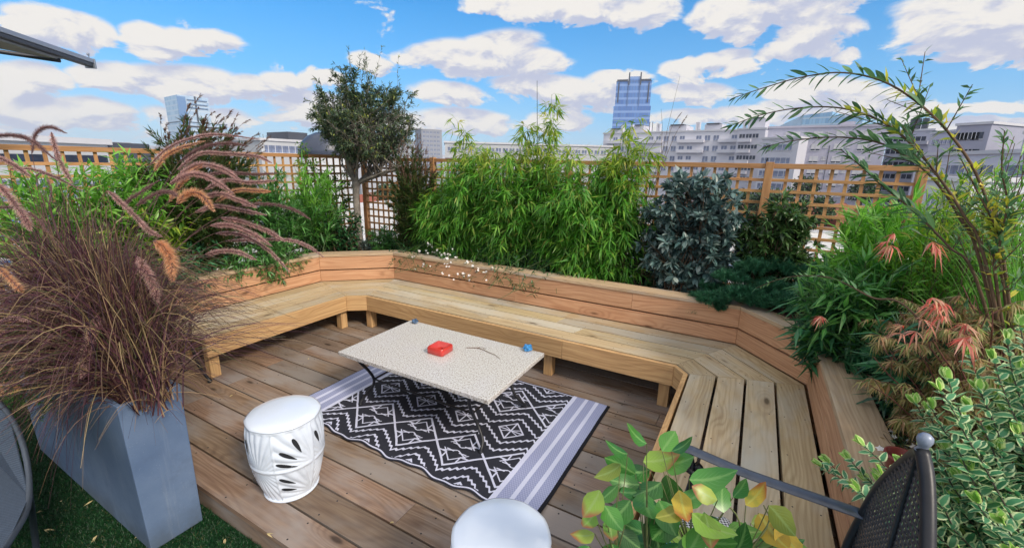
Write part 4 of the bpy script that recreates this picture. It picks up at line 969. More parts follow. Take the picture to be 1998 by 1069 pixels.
# --- right part of the back planter
bush('silver_leaved_shrub', 'blue grey silver leaved shrub between bamboo and pine', 'shrub', (-.42, 3.82, .5), (-.42, 3.78, 1.03), (.42, .28, .58), 140, 22, .070, .034, L_elae, M_twg, 'oval', 2, 52, .2, 1, .10, .10, .005, .35, wob=.012, sub=2)
bush('glossy_shrub', 'small glossy dark shrub with upright leaf rosettes right of the silver shrub', 'shrub', (.12, 3.86, .5), (.14, 3.84, 1.12), (.30, .20, .30), 60, 5, .068, .023, L_pitt, M_twg, 'obov', 1, 50, .9, 1, -.05, .06, .006, .5, sub=4, per=4)
pb = (.10, 3.62, .5); rt_ = plant('dwarf_pine', 'dark green dwarf pine with dense cushion pads leaning over the cap board', 'pine', pb)
pads = [(-.05, 3.46, .70, .12), (.12, 3.46, .68, .12), (.28, 3.40, .72, .12), (-.20, 3.46, .64, .11), (-.30, 3.56, .60, .10), (-.30, 3.50, .52, .06), (.58, 3.60, .86, .12), (.42, 3.50, .80, .11), (-.10, 3.56, .80, .13), (.05, 3.66, .88, .14), (.22, 3.72, .90, .14), (.36, 3.70, .86, .12), (-.22, 3.60, .70, .10), (.02, 3.50, .72, .12), (.18, 3.58, .76, .13), (-.14, 3.46, .60, .07), (.50, 3.74, .90, .10), (.32, 3.60, .72, .11)]
br_, nd = [], []
for (x, y, z, r_) in pads:
    br_.append(spline([pb, (pb[0]*.5+x*.5, pb[1]*.5+y*.5, .54+.35*(z-.5)), (x, y, z-.03)], 8))
    n = 120; d = unit(n); d[:, 2] = np.abs(d[:, 2])*.9-.15; P = np.array([x, y, z])+d*np.array([r_, r_, r_*.55])*RG.uniform(.35, 1, (n, 1)); T = nrm(d+(0, 0, .8)); s2 = bez(P-T*.035, P-T*.01, P+T*.02, 4); nd.append(spray(s2, 60, .0, 1, 42, .032, .0030, 'lance', 0, 0, .1, .1))
put('branches', tubes(np.stack(br_), taper(len(br_), 8, .012, .005), 6), M_twg, rt_, pb); put('foliage', cat_geo(nd), L_pine, rt_, pb)

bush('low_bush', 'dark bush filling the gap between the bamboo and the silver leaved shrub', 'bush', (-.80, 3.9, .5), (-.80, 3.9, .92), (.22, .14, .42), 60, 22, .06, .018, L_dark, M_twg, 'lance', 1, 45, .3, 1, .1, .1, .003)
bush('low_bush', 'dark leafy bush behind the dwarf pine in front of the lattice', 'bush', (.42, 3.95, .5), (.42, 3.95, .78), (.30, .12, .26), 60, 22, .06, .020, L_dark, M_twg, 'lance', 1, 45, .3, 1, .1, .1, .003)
# --- right planter
bush('oleander', 'bright green oleander in front of the right end of the trellis', 'oleander', (.74, 3.35, .5), (.72, 3.30, 1.02), (.36, .38, .44), 85, 32, .135, .021, L_oleb, M_stem, 'lance', 1, 34, .3, 1, .02, .10, .004)
bush('oleander', 'dark green oleander overhanging the right corner of the bench', 'oleander', (.62, 2.86, .5), (.52, 2.86, .84), (.30, .38, .32), 80, 28, .13, .020, L_dark2, M_stem, 'lance', 1, 48, .25, 1, .12, .10, .004, lm2=L_ole, f2=.45)
bush('oleander', 'dark green oleander behind the pink red maple leaves', 'oleander', (.80, 2.3, .5), (.74, 2.28, .80), (.24, .30, .26), 55, 26, .115, .018, L_dark2, M_stem, 'lance', 1, 48, .3, 1, .12, .10, .004)
bush('privet_bush', 'light green small leaved bush behind the maple', 'bush', (.86, 2.75, .5), (.86, 2.75, 1.05), (.20, .25, .30), 50, 26, .05, .013, L_bamy, M_twg, 'lance', 1, 50, .3, 1, .05, .08, .003, lm2=L_oleb, f2=.5)
bush('light_green_shrub', 'dense light yellow green shrub filling the right edge below the arching branches', 'shrub', (.90, 3.0, .5), (.88, 2.95, 1.22), (.24, .32, .46), 85, 34, .075, .011, L_oleb, M_stem, 'lance', 1, 40, .25, 1, .04, .08, .003, lm2=L_bamy, f2=.5)
bush('feathery_green_shrub', 'mid green shrub with fine leaves rising at the right edge above the variegated shrub', 'shrub', (.92, 2.6, .5), (.93, 2.6, 1.28), (.18, .22, .50), 70, 40, .055, .007, L_gr, M_twg, 'lance', 1, 38, .25, 1, .02, .06, .003, lm2=L_oleb, f2=.5)
# arching branches
ab = np.array([.98, 2.02, .5]); rt_ = plant('arching_shrub', 'shrub with long arching leafy branches reaching left across the sky', 'shrub', ab)
def px3(l, Y0_, Y1_):
    n_ = len(l); return [z_(u, v, Y=Y0_+(Y1_-Y0_)*i/(n_-1)) for i, (u, v) in enumerate(l)]
arcs = [([(1435, 190), (1490, 172), (1560, 152), (1640, 142), (1720, 158), (1790, 200), (1850, 258), (1900, 330), (1935, 420), (1950, 500)], 2.05, 2.05),
        ([(1428, 245), (1480, 226), (1550, 212), (1630, 210), (1700, 228), (1760, 265), (1820, 330), (1880, 420), (1925, 520)], 2.15, 2.0),
        ([(1488, 288), (1540, 276), (1620, 268), (1700, 275), (1760, 300), (1820, 348), (1870, 420), (1915, 520)], 2.25, 2.02),
        ([(1640, 292), (1680, 325), (1720, 362), (1780, 410), (1850, 480), (1910, 560)], 2.30, 2.05),
        ([(1960, 255), (1955, 330), (1965, 400), (1950, 480), (1945, 560)], 1.95, 2.0), ([(1870, 300), (1905, 370), (1940, 440), (1960, 520)], 2.0, 2.0),
        ([(1475, 562), (1520, 545), (1570, 538), (1630, 545), (1700, 580), (1790, 620)], 2.6, 2.2)]
ap = []
for l, a_, b_ in arcs: ap.append(spline(px3(l, a_, b_)+[ab+(0, 0, .02)], 46)[::-1])
ap = np.stack(ap)
Ls = []
for i, pa in enumerate(ap):
    nn_ = 23; t = np.linspace((.40 if i < 4 else .30), .995, nn_)[None]; P, T = along(pa[None], t); P, T = P[0], T[0]
    for sgn in (1, -1):
        for tilt in (1, .25):
            k = len(P); up_ = np.tile([0, 0, 1.], (k, 1)); s_ = nrm(np.cross(T, up_)); az_ = RG.normal(0, .35, (k, 1))
            rad = nrm(up_*sgn*np.cos(az_)+s_*np.sin(az_)*1.0) if tilt == 1 else nrm(s_*sgn+up_*RG.normal(0, .4, (k, 1)))
            D = T*.80+rad*.62; szf = np.linspace(1.05, .62, k); sel = RG.random(k) < ((.95 if tilt == 1 else .28) if i < 4 else .45); Ls.append(leaves(P[sel], (D+unit(k)*.15)[sel], ((.078 if i < 4 else .05)*szf*RG.uniform(.7, 1.15, k))[sel], ((.0195 if i < 4 else .012)*szf)[sel], 'oval', 3, .22, .15))
put('foliage', cat_geo(Ls), L_budd, rt_, ab)
tip_ = ap[[0, 1, 4, 5]]; put('yellow_leaves', spray(tip_, 60, .12, .62, 50, .050, .012, 'oval', 1, 0), L_budy, rt_, ab)
side = []
P, T = along(ap[:6], RG.uniform(.05, .5, (6, 9))); P, T = P.reshape(-1, 3), T.reshape(-1, 3); k = len(P); D = nrm(T*.6+unit(k)*.6+(0, 0, .3)); s2 = bez(P, P+D*.06, P+D*RG.uniform(.08, .2, (k, 1)), 5)
put('branches', cat_geo([tubes(ap, taper(len(ap), 46, .0055, .0014), 6), tubes(s2, taper(k, 5, .002, .001), 4)]), M_twg, rt_, ab); put('shoot_leaves', spray(s2, 12, .15, 1, 45, .036, .009, 'oval', 1, 0), L_budd, rt_, ab)
# tall grass at the right edge
gb = np.array([.96, 2.20, .5]); rt_ = plant('tall_grass', 'clump of tall bright green grass blades at the right edge', 'grass plant', gb)
n = 700; B_ = gb+RG.normal(0, .035, (n, 3))*(1, 1, 0); a = RG.uniform(0, 2*math.pi, n); hgt = RG.uniform(.45, 1.0, n); rd = RG.uniform(.05, .40, n); E_ = B_+np.stack([np.cos(a)*rd, np.sin(a)*rd, hgt], 1); M_ = B_+np.stack([np.cos(a)*rd*.2, np.sin(a)*rd*.2, hgt*.75], 1)
put('blades', ribbons(bez(B_, M_, E_, 8), np.linspace(.006, .0012, 8)[None]), L_gr, rt_, gb)
# japanese maple
mb_ = np.array([.78, 1.95, .5]); rt_ = plant('japanese_maple', 'thread leaved maple turning tan and orange in the right planter', 'maple', mb_)
tw = wobble(twigs(mb_, .015, (.76, 2.0, .93), (.34, .52, .29), 90, 7, .45, .6), .01)
P, T = along(tw, RG.uniform(.35, 1, (90, 4))); P, T = P.reshape(-1, 3), T.reshape(-1, 3); k = len(P); D = nrm(unit(k)*(1, 1, .35)+T*.5); s2 = bez(P, P+D*.05+(0, 0, .01), P+D*RG.uniform(.06, .13, (k, 1))-(0, 0, .02), 5)
put('branches', cat_geo([tubes(tw, taper(90, 7, .0055, .0015), 5), tubes(s2, taper(k, 5, .0015, .0008), 3)]), plain('red_brown_twig', (.13, .045, .035), .7), rt_, mb_)
def palm(paths, m, L, W, nl=7, t0=.2):
    n = len(paths); P, T = along(paths, t0+(1-t0)*RG.random((n, m))); P, T = P.reshape(-1, 3), T.reshape(-1, 3); k = len(P); C_ = nrm(unit(k)*(1, 1, .2)+T*.3-(0, 0, .35)); S_ = nrm(np.cross(C_, (0, 0, 1))); sz = RG.uniform(.7, 1.2, k); G_ = []
    for j in range(nl):
        a_ = R(-75+150*j/(nl-1)); D = C_*math.cos(a_)+S_*math.sin(a_); D[:, 2] -= .15; l_ = L*sz*(1-.35*abs(j-(nl-1)/2)/((nl-1)/2)); G_.append(leaves(P, D, l_, W, 'lance', 1, .3, .5, S=nrm(np.cross(D, (0, 0, 1)+RG.normal(0, .15, (k, 3))))))
    return cat_geo(G_)
put('foliage', palm(s2, 7, .058, .0055), L_map, rt_, mb_)
rp = np.stack([z_(u, v, Y=y) for u, v, y in [(1745, 470, 2.0), (1830, 590, 1.72), (1790, 640, 1.75), (1870, 640, 1.65), (1822, 480, 1.9), (1760, 650, 1.8), (1600, 610, 2.42), (1850, 605, 1.7), (1905, 660, 1.6), (1735, 480, 2.02), (1815, 585, 1.72)]]); rp = np.repeat(rp, 2, 0)+RG.normal(0, .012, (22, 3))
rs = bez(rp+(0, .02, -.05), rp+(0, .01, -.01), rp, 4); put('red_leaves', palm(rs, 1, .072, .0060, 9, .9), L_mapr, rt_, mb_)
bush('low_bush', 'low reddish green ground plant with white flowers beside the right cap board', 'plant', (.70, 1.72, .5), (.68, 1.85, .60), (.16, .42, .12), 90, 14, .03, .010, L_map, M_twg, 'oval', 0, 50, .3, 1, .05, .12, .0015)

# --- variegated shrub, near right
vb = np.array([.80, 1.28, .5]); rt_ = plant('variegated_shrub', 'variegated shrub with cream edged green leaves beside the iron armchair', 'shrub', vb)
tips = [(1620, 910, 1.62), (1655, 895, 1.60), (1850, 740, 1.62), (1895, 790, 1.45), (1760, 905, 1.5), (1935, 700, 1.6), (1985, 720, 1.5), (1990, 640, 1.75), (1825, 800, 1.62), (1780, 1000, 1.25), (1830, 960, 1.25), (1870, 880, 1.35), (1930, 850, 1.35), (1960, 920, 1.2), (1900, 980, 1.15), (1990, 850, 1.3), (1850, 1040, 1.15), (1960, 1020, 1.1), (1740, 1000, 1.32), (1800, 1080, 1.15), (1990, 960, 1.15), (1920, 760, 1.5), (1720, 930, 1.45), (2040, 780, 1.35), (2060, 900, 1.2), (1890, 1090, 1.05), (1980, 1090, 1.0), (2030, 1020, 1.05), (1880, 820, 1.5), (1960, 800, 1.4), (1915, 920, 1.3), (2010, 700, 1.55)]
tp_ = np.stack([dep(u, v, 1.14 if t > 1.14 and u > 1690 else t*.86) for u, v, t in tips]); tp_ = np.concatenate([tp_, tp_+RG.normal(0, .05, tp_.shape)-(0, 0, .06), tp_[4:]+RG.normal(0, .06, tp_[4:].shape)-(0, 0, .12), tp_[6:]+RG.normal(0, .07, tp_[6:].shape)+(.03, .03, -.08)]); n = len(tp_)
B_ = arr(vb, n)+RG.normal(0, .04, (n, 3))*(1, 1, 0); B_[:, 0] = np.maximum(B_[:, 0], .62); M_ = B_*.45+tp_*.55; M_[:, 2] = np.maximum(M_[:, 2], .62); vt = wobble(bez(B_, M_, tp_, 12), .004)
put('stems', tubes(vt, taper(n, 12, .0035, .0013), 5), plain('dark_stem', (.05, .045, .03), .7), rt_, vb)
G_ = []
for pa in vt:
    Lp = np.linalg.norm(np.diff(pa, axis=0), axis=1).sum(); m_ = 26; t = np.linspace(max(.05, 1-.42/Lp), .985, m_); P, T = along(pa[None], t[None]); P, T = P[0], T[0]
    for i in range(m_):
        up_ = np.array([.3, .2, .9]); s_ = np.cross(T[i], up_); s_ /= np.linalg.norm(s_); f_ = np.cross(s_, T[i]); r_ = s_ if i % 2 else f_
        for g2 in (1, -1): G_.append((P[i], T[i]*.62+r_*g2*.8+RG.normal(0, .12, 3), 1-.45*i/m_))
P = np.array([g_[0] for g_ in G_]); D = np.array([g_[1] for g_ in G_]); S_ = np.array([g_[2] for g_ in G_]); L_ = .037*(.55+.45*S_)*RG.uniform(.8, 1.15, len(P))
fol_ = leaves(P, D, L_, L_*.62, 'round', 3, .18, .3)
et = vt[:, -1]; n = len(et); G_ = [leaves(et-RG.normal(0, .001, (n, 3)), nrm(vt[:, -1]-vt[:, -2])+unit(n)*.45, .034, .020, 'round', 3, .3, -.1) for _ in range(5)]
ga = cat_geo([fol_]+G_); nb0 = len(fol_[0]); me_ = npmesh('foliage', ga[0]-vb, ga[1], ga[2], True, np.concatenate([(f[:, 0] >= nb0).astype(int) for f in ga[1]])); me_.materials.append(L_var); me_.materials.append(L_vary); link('foliage', me_, None, rt_)
# red pot beside it
m = MB(); m.lathe([(.030, 0), (.036, .03), (.042, .065), (.047, .07), (.047, .082), (.040, .082), (.037, .06)], 28)
o = m.build('flower_pot', plain('dark_red_glaze', (.22, .035, .03), .35, var=.2), None, label='small dark red flower pot half hidden behind the chair finial', cat='flower pot'); o.location = tuple(z_(1762, 892, Y=1.60)-(0, 0, .075))

# --- broad leaved plant in the foreground
rb = np.array([.03, .62, .36]); rt_ = plant('broad_leaved_plant', 'potted plant with broad green leaves turning yellow and brown, bottom edge', 'plant', rb)
m = MB(); m.lathe([(.10, -.48), (.13, -.30), (.155, -.06), (.165, -.05), (.165, -.01), (.150, -.01), (.145, -.05)], 32); m.build('pot', plain('black_pot', (.03, .035, .04), .5), rt_); m = MB(); m.lathe([(.144, -.06), (.144, -.045)], 24); m.build('soil', M_soil, rt_)
LV = [(1258, 960, 1, 262, 62), (1255, 900, 2, 20, 52), (1210, 905, 2, 200, 44), (1300, 925, 0, 300, 78), (1345, 935, 1, 330, 66), (1325, 955, 4, 270, 52), (1230, 975, 0, 250, 60), (1285, 975, 1, 300, 58), (1262, 865, 1, 160, 48), (1292, 880, 1, 70, 42), (1170, 955, 2, 250, 50), (1205, 945, 1, 240, 44), (1278, 1040, 1, 200, 60), (1300, 1040, 2, 330, 66), (1240, 1055, 0, 240, 60), (1350, 1000, 3, 290, 62), (1375, 1000, 2, 300, 52), (1330, 990, 4, 220, 44), (1400, 975, 2, 150, 44), (1430, 970, 0, 60, 40), (1400, 1010, 0, 200, 50), (1455, 985, 4, 40, 44), (1480, 1000, 4, 290, 62), (1500, 985, 3, 300, 52), (1520, 1020, 4, 280, 60), (1385, 1040, 0, 300, 46), (1440, 1050, 1, 250, 66), (1490, 1055, 1, 320, 56), (1190, 1010, 3, 260, 40), (1160, 1040, 2, 200, 38), (1195, 1060, 0, 280, 50), (1150, 1065, 1, 250, 40), (1330, 1060, 0, 210, 50), (1530, 1050, 3, 290, 50), (1240, 925, 1, 130, 54), (1290, 905, 0, 350, 50), (1225, 885, 0, 150, 36), (1370, 1055, 0, 330, 50), (1420, 1030, 2, 340, 46), (1465, 1020, 3, 10, 40), (1275, 950, 0, 200, 60), (1315, 1010, 0, 250, 55), (1345, 1035, 1, 300, 56), (1205, 1035, 1, 320, 44), (1268, 915, 0, 220, 46), (1310, 880, 0, 30, 40), (1248, 945, 1, 180, 50), (1295, 1065, 0, 180, 60), (1360, 1030, 2, 260, 50), (1412, 1000, 0, 90, 44), (1455, 1035, 0, 200, 50), (1475, 1065, 1, 350, 54), (1510, 1060, 2, 220, 46), (1180, 985, 0, 300, 44), (1225, 1000, 2, 210, 50), (1320, 980, 0, 350, 54), (1270, 1000, 0, 280, 60), (1395, 1070, 0, 120, 54), (1340, 1080, 1, 60, 58), (1430, 1085, 0, 80, 54), (1240, 1085, 0, 120, 50), (1160, 1000, 2, 250, 34), (1290, 940, 0, 240, 60)]
node = {}; Pb, Db, Lb, Sb = [], [], [], []
for (u, v, c_, an, s_) in LV:
    t_ = .98+.10*math.sin(u*.031)+.06*math.sin(v*.05); p = dep(u, v, t_); a_ = R(an+RG.normal(0, 8)); d_ = cX*math.cos(a_)+cU*math.sin(a_); nrm_ = nrm(np.array([-.1, -.35, .9])+RG.normal(0, .28, 3)); d_ = nrm(d_-nrm_*np.dot(d_, nrm_)*.8+RG.normal(0, .08, 3)); L1 = s_*t_/FPX*1.12
    Pb.append(p); Db.append(d_); Lb.append(L1); Sb.append(nrm(np.cross(nrm_, d_)))
Pb, Db, Lb, Sb = map(np.array, (Pb, Db, Lb, Sb)); W_b = Lb*RG.uniform(.66, .86, len(Lb))
def bleaf(idx): return leaves(Pb[idx], Db[idx], Lb[idx], W_b[idx], 'round', 3, .16, .35, S=Sb[idx])
cl_ = np.array([l[2] for l in LV])
L_rose1 = leafmat('broad_green_leaf', [(.025, .115, .022), (.045, .17, .032), (.08, .23, .04)], None, .33, .16, veins=(.16, .34, .12), rib=(.2, .38, .12))
L_rose2 = leafmat('broad_turning_leaf', [(.08, .24, .04), (.18, .32, .05), (.28, .34, .06)], None, .36, .32, veins=(.3, .40, .14), rib=(.3, .42, .14), tip=(.30, .12, .06))
L_rose3 = leafmat('broad_yellow_leaf', [(.40, .38, .04), (.52, .36, .05), (.30, .36, .06)], None, .4, .35, veins=(.34, .26, .08), rib=(.5, .5, .12), tip=(.42, .14, .04), spot=(.25, .30, .05))
for nm_, sel, mt in (('green_leaves', (cl_ <= 1), L_rose1), ('turning_leaves', (cl_ == 2) | (cl_ == 3), L_rose2), ('yellow_leaves', cl_ == 4, L_rose3)): put(nm_, bleaf(np.where(sel)[0]), mt, rt_, rb)
ex = rb+np.array([0, 0, .02]); hub = [dep(1262, 1090, 1.0), dep(1350, 1080, 1.0), dep(1450, 1090, 1.02), dep(1200, 1095, .98)]
n = len(Pb); hb = np.array([hub[int(np.argmin([np.linalg.norm(h_-p) for h_ in hub]))] for p in Pb]); s2 = bez(hb, hb*.5+Pb*.5+(0, .0, -.015), Pb, 8); mainst = bez(arr(ex, 4), (arr(ex, 4)+np.array(hub))/2, np.array(hub), 8)
ms = [spline([hub[3], dep(1195, 1020, .99), dep(1160, 975, 1.0)], 8), spline([hub[0], dep(1262, 1010, .99), dep(1262, 930, 1.0), ], 8), spline([hub[2], dep(1440, 1010, 1.0), dep(1400, 970, 1.0)], 8), spline([hub[2], dep(1500, 1020, 1.02), dep(1490, 985, 1.03)], 8)]
put('stems', cat_geo([tubes(s2, taper(n, 8, .0016, .0010), 5), tubes(mainst, taper(4, 8, .005, .003), 6), tubes(np.stack(ms), taper(4, 8, .0028, .0016), 6)]), plain('thorny_stem', (.10, .12, .04), .6, var=.4), rt_, rb)

# --- white flowers trailing over the back rest
def gaura(base, ctr, rad, n, nf, label, fs=.0135):
    root = plant('white_flowered_plant', label, 'flowers', base); n = int(n*1.8); tw = wobble(twigs(base, .08, ctr, rad, n, 8, .3, .5), .01); tw[:, :, 2] -= np.linspace(0, .03, 8)[None]
    put('stems', tubes(tw, taper(n, 8, .0012, .0006), 3), M_stem, root, base); put('foliage', spray(tw, 14, .05, .9, 45, .024, .007, 'oval', 0, 0), L_dark, root, base)
    P, T = along(tw, RG.uniform(.55, 1, (n, nf))); P = P.reshape(-1, 3)+RG.normal(0, .008, (n*nf, 3)); P = P[RG.permutation(len(P))[:100]]; G_ = []
    for j in range(5): a_ = 2*math.pi*j/5; G_.append(leaves(np.zeros((1, 3)), np.array([[math.cos(a_), math.sin(a_), .15]]), fs, fs*.8, 'obov', 1, .1, -.1, S=np.array([[-math.sin(a_), math.cos(a_), 0.]])))
    V, F, uv = cat_geo(G_); fm = npmesh('flower', V, F, uv, True); fm.materials.append(M_flow)
    for p in P:
        o = bpy.data.objects.new('flower', fm); COL.objects.link(o); o.parent = root; o.location = tuple(p-np.array(base)); o.rotation_euler = (R(RG.normal(65, 22)), R(RG.normal(0, 20)), R(RG.normal(20, 40))); k_ = float(RG.uniform(.75, 1.25)); o.scale = (k_, k_, k_)
gaura((-3.10, 3.62, .5), (-2.84, 3.44, .66), (.46, .10, .22), 46, 2, 'white flowered plant trailing over the backrest left of the bamboo')
gaura((-2.45, 3.62, .5), (-2.36, 3.40, .58), (.40, .07, .17), 26, 2, 'white flowered plant at the foot of the bamboo')
gaura((-4.13, 2.0, .5), (-4.08, 1.9, .62), (.12, .5, .08), 26, 2, 'white flowered plant above the left backrest')
gaura((.70, 1.85, .5), (.66, 1.95, .64), (.16, .45, .10), 44, 2, 'white flowered plant in the right planter beside the cap board')
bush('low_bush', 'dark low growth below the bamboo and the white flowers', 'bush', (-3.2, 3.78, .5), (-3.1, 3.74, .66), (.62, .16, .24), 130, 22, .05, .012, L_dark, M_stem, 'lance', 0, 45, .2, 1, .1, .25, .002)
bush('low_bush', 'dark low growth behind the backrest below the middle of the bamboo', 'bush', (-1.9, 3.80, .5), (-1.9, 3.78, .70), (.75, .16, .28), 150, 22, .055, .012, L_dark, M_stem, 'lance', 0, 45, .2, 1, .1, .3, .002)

# --- thin poles among the bamboo
m = MB(); p0_, p1_ = z_(1048, 470, Y=3.95), z_(1048, 158, Y=3.95); m.tube([p0_, p0_*.5+p1_*.5+(.003, 0, 0), p1_], [.0045, .0035, .0022], 8)
m.build('garden_pole', plain('dark_cane', (.05, .045, .05), .6), None, label='thin dark upright pole standing in the middle of the bamboo', cat='pole')
rb_ = z_(1290, 300, Y=3.92); rt_ = plant('dry_reed', 'few thin dry reeds leaning right of the blue tower', 'reed', rb_); l_ = [[(1292, 300), (1305, 240), (1327, 148)], [(1290, 300), (1292, 250), (1290, 213)], [(1298, 300), (1310, 250), (1328, 222)], [(1302, 300), (1318, 262), (1340, 226)]]
rp_ = np.stack([spline([z_(u, v, Y=3.92) for u, v in q], 8) for q in l_]); put('stalks', tubes(rp_, taper(4, 8, .0022, .0009), 4), M_twg, rt_, rb_); put('spikes', spray(rp_[2:], 60, .65, 1, 8, .018, .003, 'lance', 0, 0), L_brn, rt_, rb_); put('lower_stalks', tubes(np.stack([spline([(-1.02, 3.85, .5), q[0]], 6) for q in rp_]), taper(4, 6, .003, .0022), 4), M_twg, rt_, rb_)

# ------------------------------------------------------------------ purple fountain grass in the planter
fg = np.array([-2.62, .70, .575]); rt_ = plant('fountain_grass', 'purple fountain grass with arching brown plumes filling the grey planter', 'grass plant', fg)
def tuft(cx_, n, hmin, hmax, rmax, w0, sdx=.12):
    B_ = np.stack([cx_+RG.normal(0, sdx, n), .70+RG.uniform(-.07, .07, n), np.full(n, .575)], 1); a = RG.uniform(0, 2*math.pi, n); hgt = RG.uniform(hmin, hmax, n); rd = rmax*RG.random(n)**.8
    E_ = B_+np.stack([np.cos(a)*rd, np.sin(a)*rd, hgt*np.clip(1.1-rd/rmax*.75, .1, 1)], 1); M_ = B_+np.stack([np.cos(a)*rd*.35, np.sin(a)*rd*.35, hgt*.95], 1); return bez(B_, M_, E_, 9)
wd = np.linspace(1, .18, 9)[None]
g1 = np.concatenate([tuft(-2.30, 900, .30, .80, .58, 0, .10), tuft(-2.62, 1100, .40, .95, .66, 0, .16), tuft(-3.05, 700, .40, .90, .6, 0, .16), tuft(-2.45, 700, .15, .70, .85, 0, .14), tuft(-2.95, 400, .15, .6, .8, 0, .14)])
put('blades', ribbons(g1, wd*RG.uniform(.0035, .0065, (len(g1), 1))), L_pur, rt_, fg)
g2 = np.concatenate([tuft(-2.25, 90, .10, .34, .30, 0), tuft(-2.6, 110, .12, .45, .42, 0, .2)]); g2[:, :, 2] -= np.linspace(0, .10, 9)[None]**1.0
n = 320; B_ = np.stack([RG.uniform(-3.4, -2.2, n), .64+RG.uniform(-.03, .03, n), np.full(n, .58)], 1); E_ = B_+np.stack([RG.normal(0, .12, n), -RG.uniform(.10, .34, n), RG.uniform(-.30, .16, n)], 1); M_ = B_*.5+E_*.5; M_[:, 2] = .58+RG.uniform(.10, .28, n); put('hanging_blades', ribbons(bez(B_, M_, E_, 9), wd*.0042), L_pur, rt_, fg)
put('dry_blades', ribbons(g2, wd*.0045), L_tan, rt_, fg)
# culms, nearly straight
g3 = np.concatenate([tuft(-2.28, 110, .45, .95, .40, 0, .08), tuft(-2.65, 110, .5, 1.05, .45, 0, .15)]); put('culms', tubes(g3, taper(len(g3), 9, .0022, .0012), 4), leafmat('culm', [(.05, .025, .03), (.16, .11, .05), (.08, .035, .035)], None, .5, 0), rt_, fg)
L_pl1 = leafmat('mauve_plume_hair', [(.32, .18, .18), (.48, .30, .29), (.60, .42, .39), (.70, .53, .46)], None, .6, .45)
L_pl2 = leafmat('tan_plume_hair', [(.52, .28, .17), (.68, .43, .26), (.78, .55, .36)], None, .6, .5)
L_pl3 = leafmat('dark_plume_hair', [(.15, .08, .085), (.25, .15, .15), (.38, .25, .23)], None, .6, .35)
M_pc = plain('plume_core', (.10, .05, .05), .8)
def plume(pts, t, r0, mt, tail=True, nh=None):
    """pts: picture points giving its arc, t: distance in metres"""
    n_ = len(pts); P = np.stack([dep(u, v, (t if not isinstance(t, tuple) else t[0]+(t[1]-t[0])*i/(n_-1))) for i, (u, v) in enumerate(pts)]); C_ = spline(P, 40); Lg = np.linalg.norm(np.diff(C_, axis=0), axis=1).sum()
    nh = nh or int(Lg*4600*(r0/.017)); r0 = r0*.92; tt = RG.random((1, nh)); Q, T = along(C_[None], tt); Q, T = Q[0], T[0]; tt = tt[0]; rad = unit(nh); rad = nrm(rad-T*(rad*T).sum(1, keepdims=True))
    prof = np.clip(np.minimum(tt/.12+.35, (1-tt)/.30+.22), 0, 1); Lh = r0*prof*RG.uniform(.7, 1.3, nh)*1.4; D = T*.75+rad*.8
    V, F, uv = leaves(Q, D, Lh, .0013, 'lance', 0, 0, .05, S=nrm(np.cross(D, unit(nh)))); par = rt_
    o = put('plume', (V, F, uv), mt, par, fg)
    put('plume_core', tubes(C_[None], np.clip(np.minimum(np.linspace(0, 1, 40)*8+.4, (1-np.linspace(0, 1, 40))*4+.2), 0, 1)[None]*r0*.30, 5), M_pc, o, (0, 0, 0)).location = (0, 0, 0)
    o.children[0].location = (-fg[0], -fg[1], -fg[2])
    if tail:
        s0 = np.array([fg[0]+RG.uniform(-.25, .3), .70+RG.uniform(-.05, .05), .58]); T0 = nrm(C_[0]-C_[3]); m_ = C_[0]+T0*.25; m_ = m_*.6+(s0+(0, 0, .4))*.4; st = bez(s0[None], m_[None], C_[0][None], 14); put('plume_stem', tubes(st, taper(1, 14, .0018, .0012), 4), M_pc, o, (0, 0, 0)).location = (-fg[0], -fg[1], -fg[2])
a1, a2, a3 = L_pl1, L_pl2, L_pl3
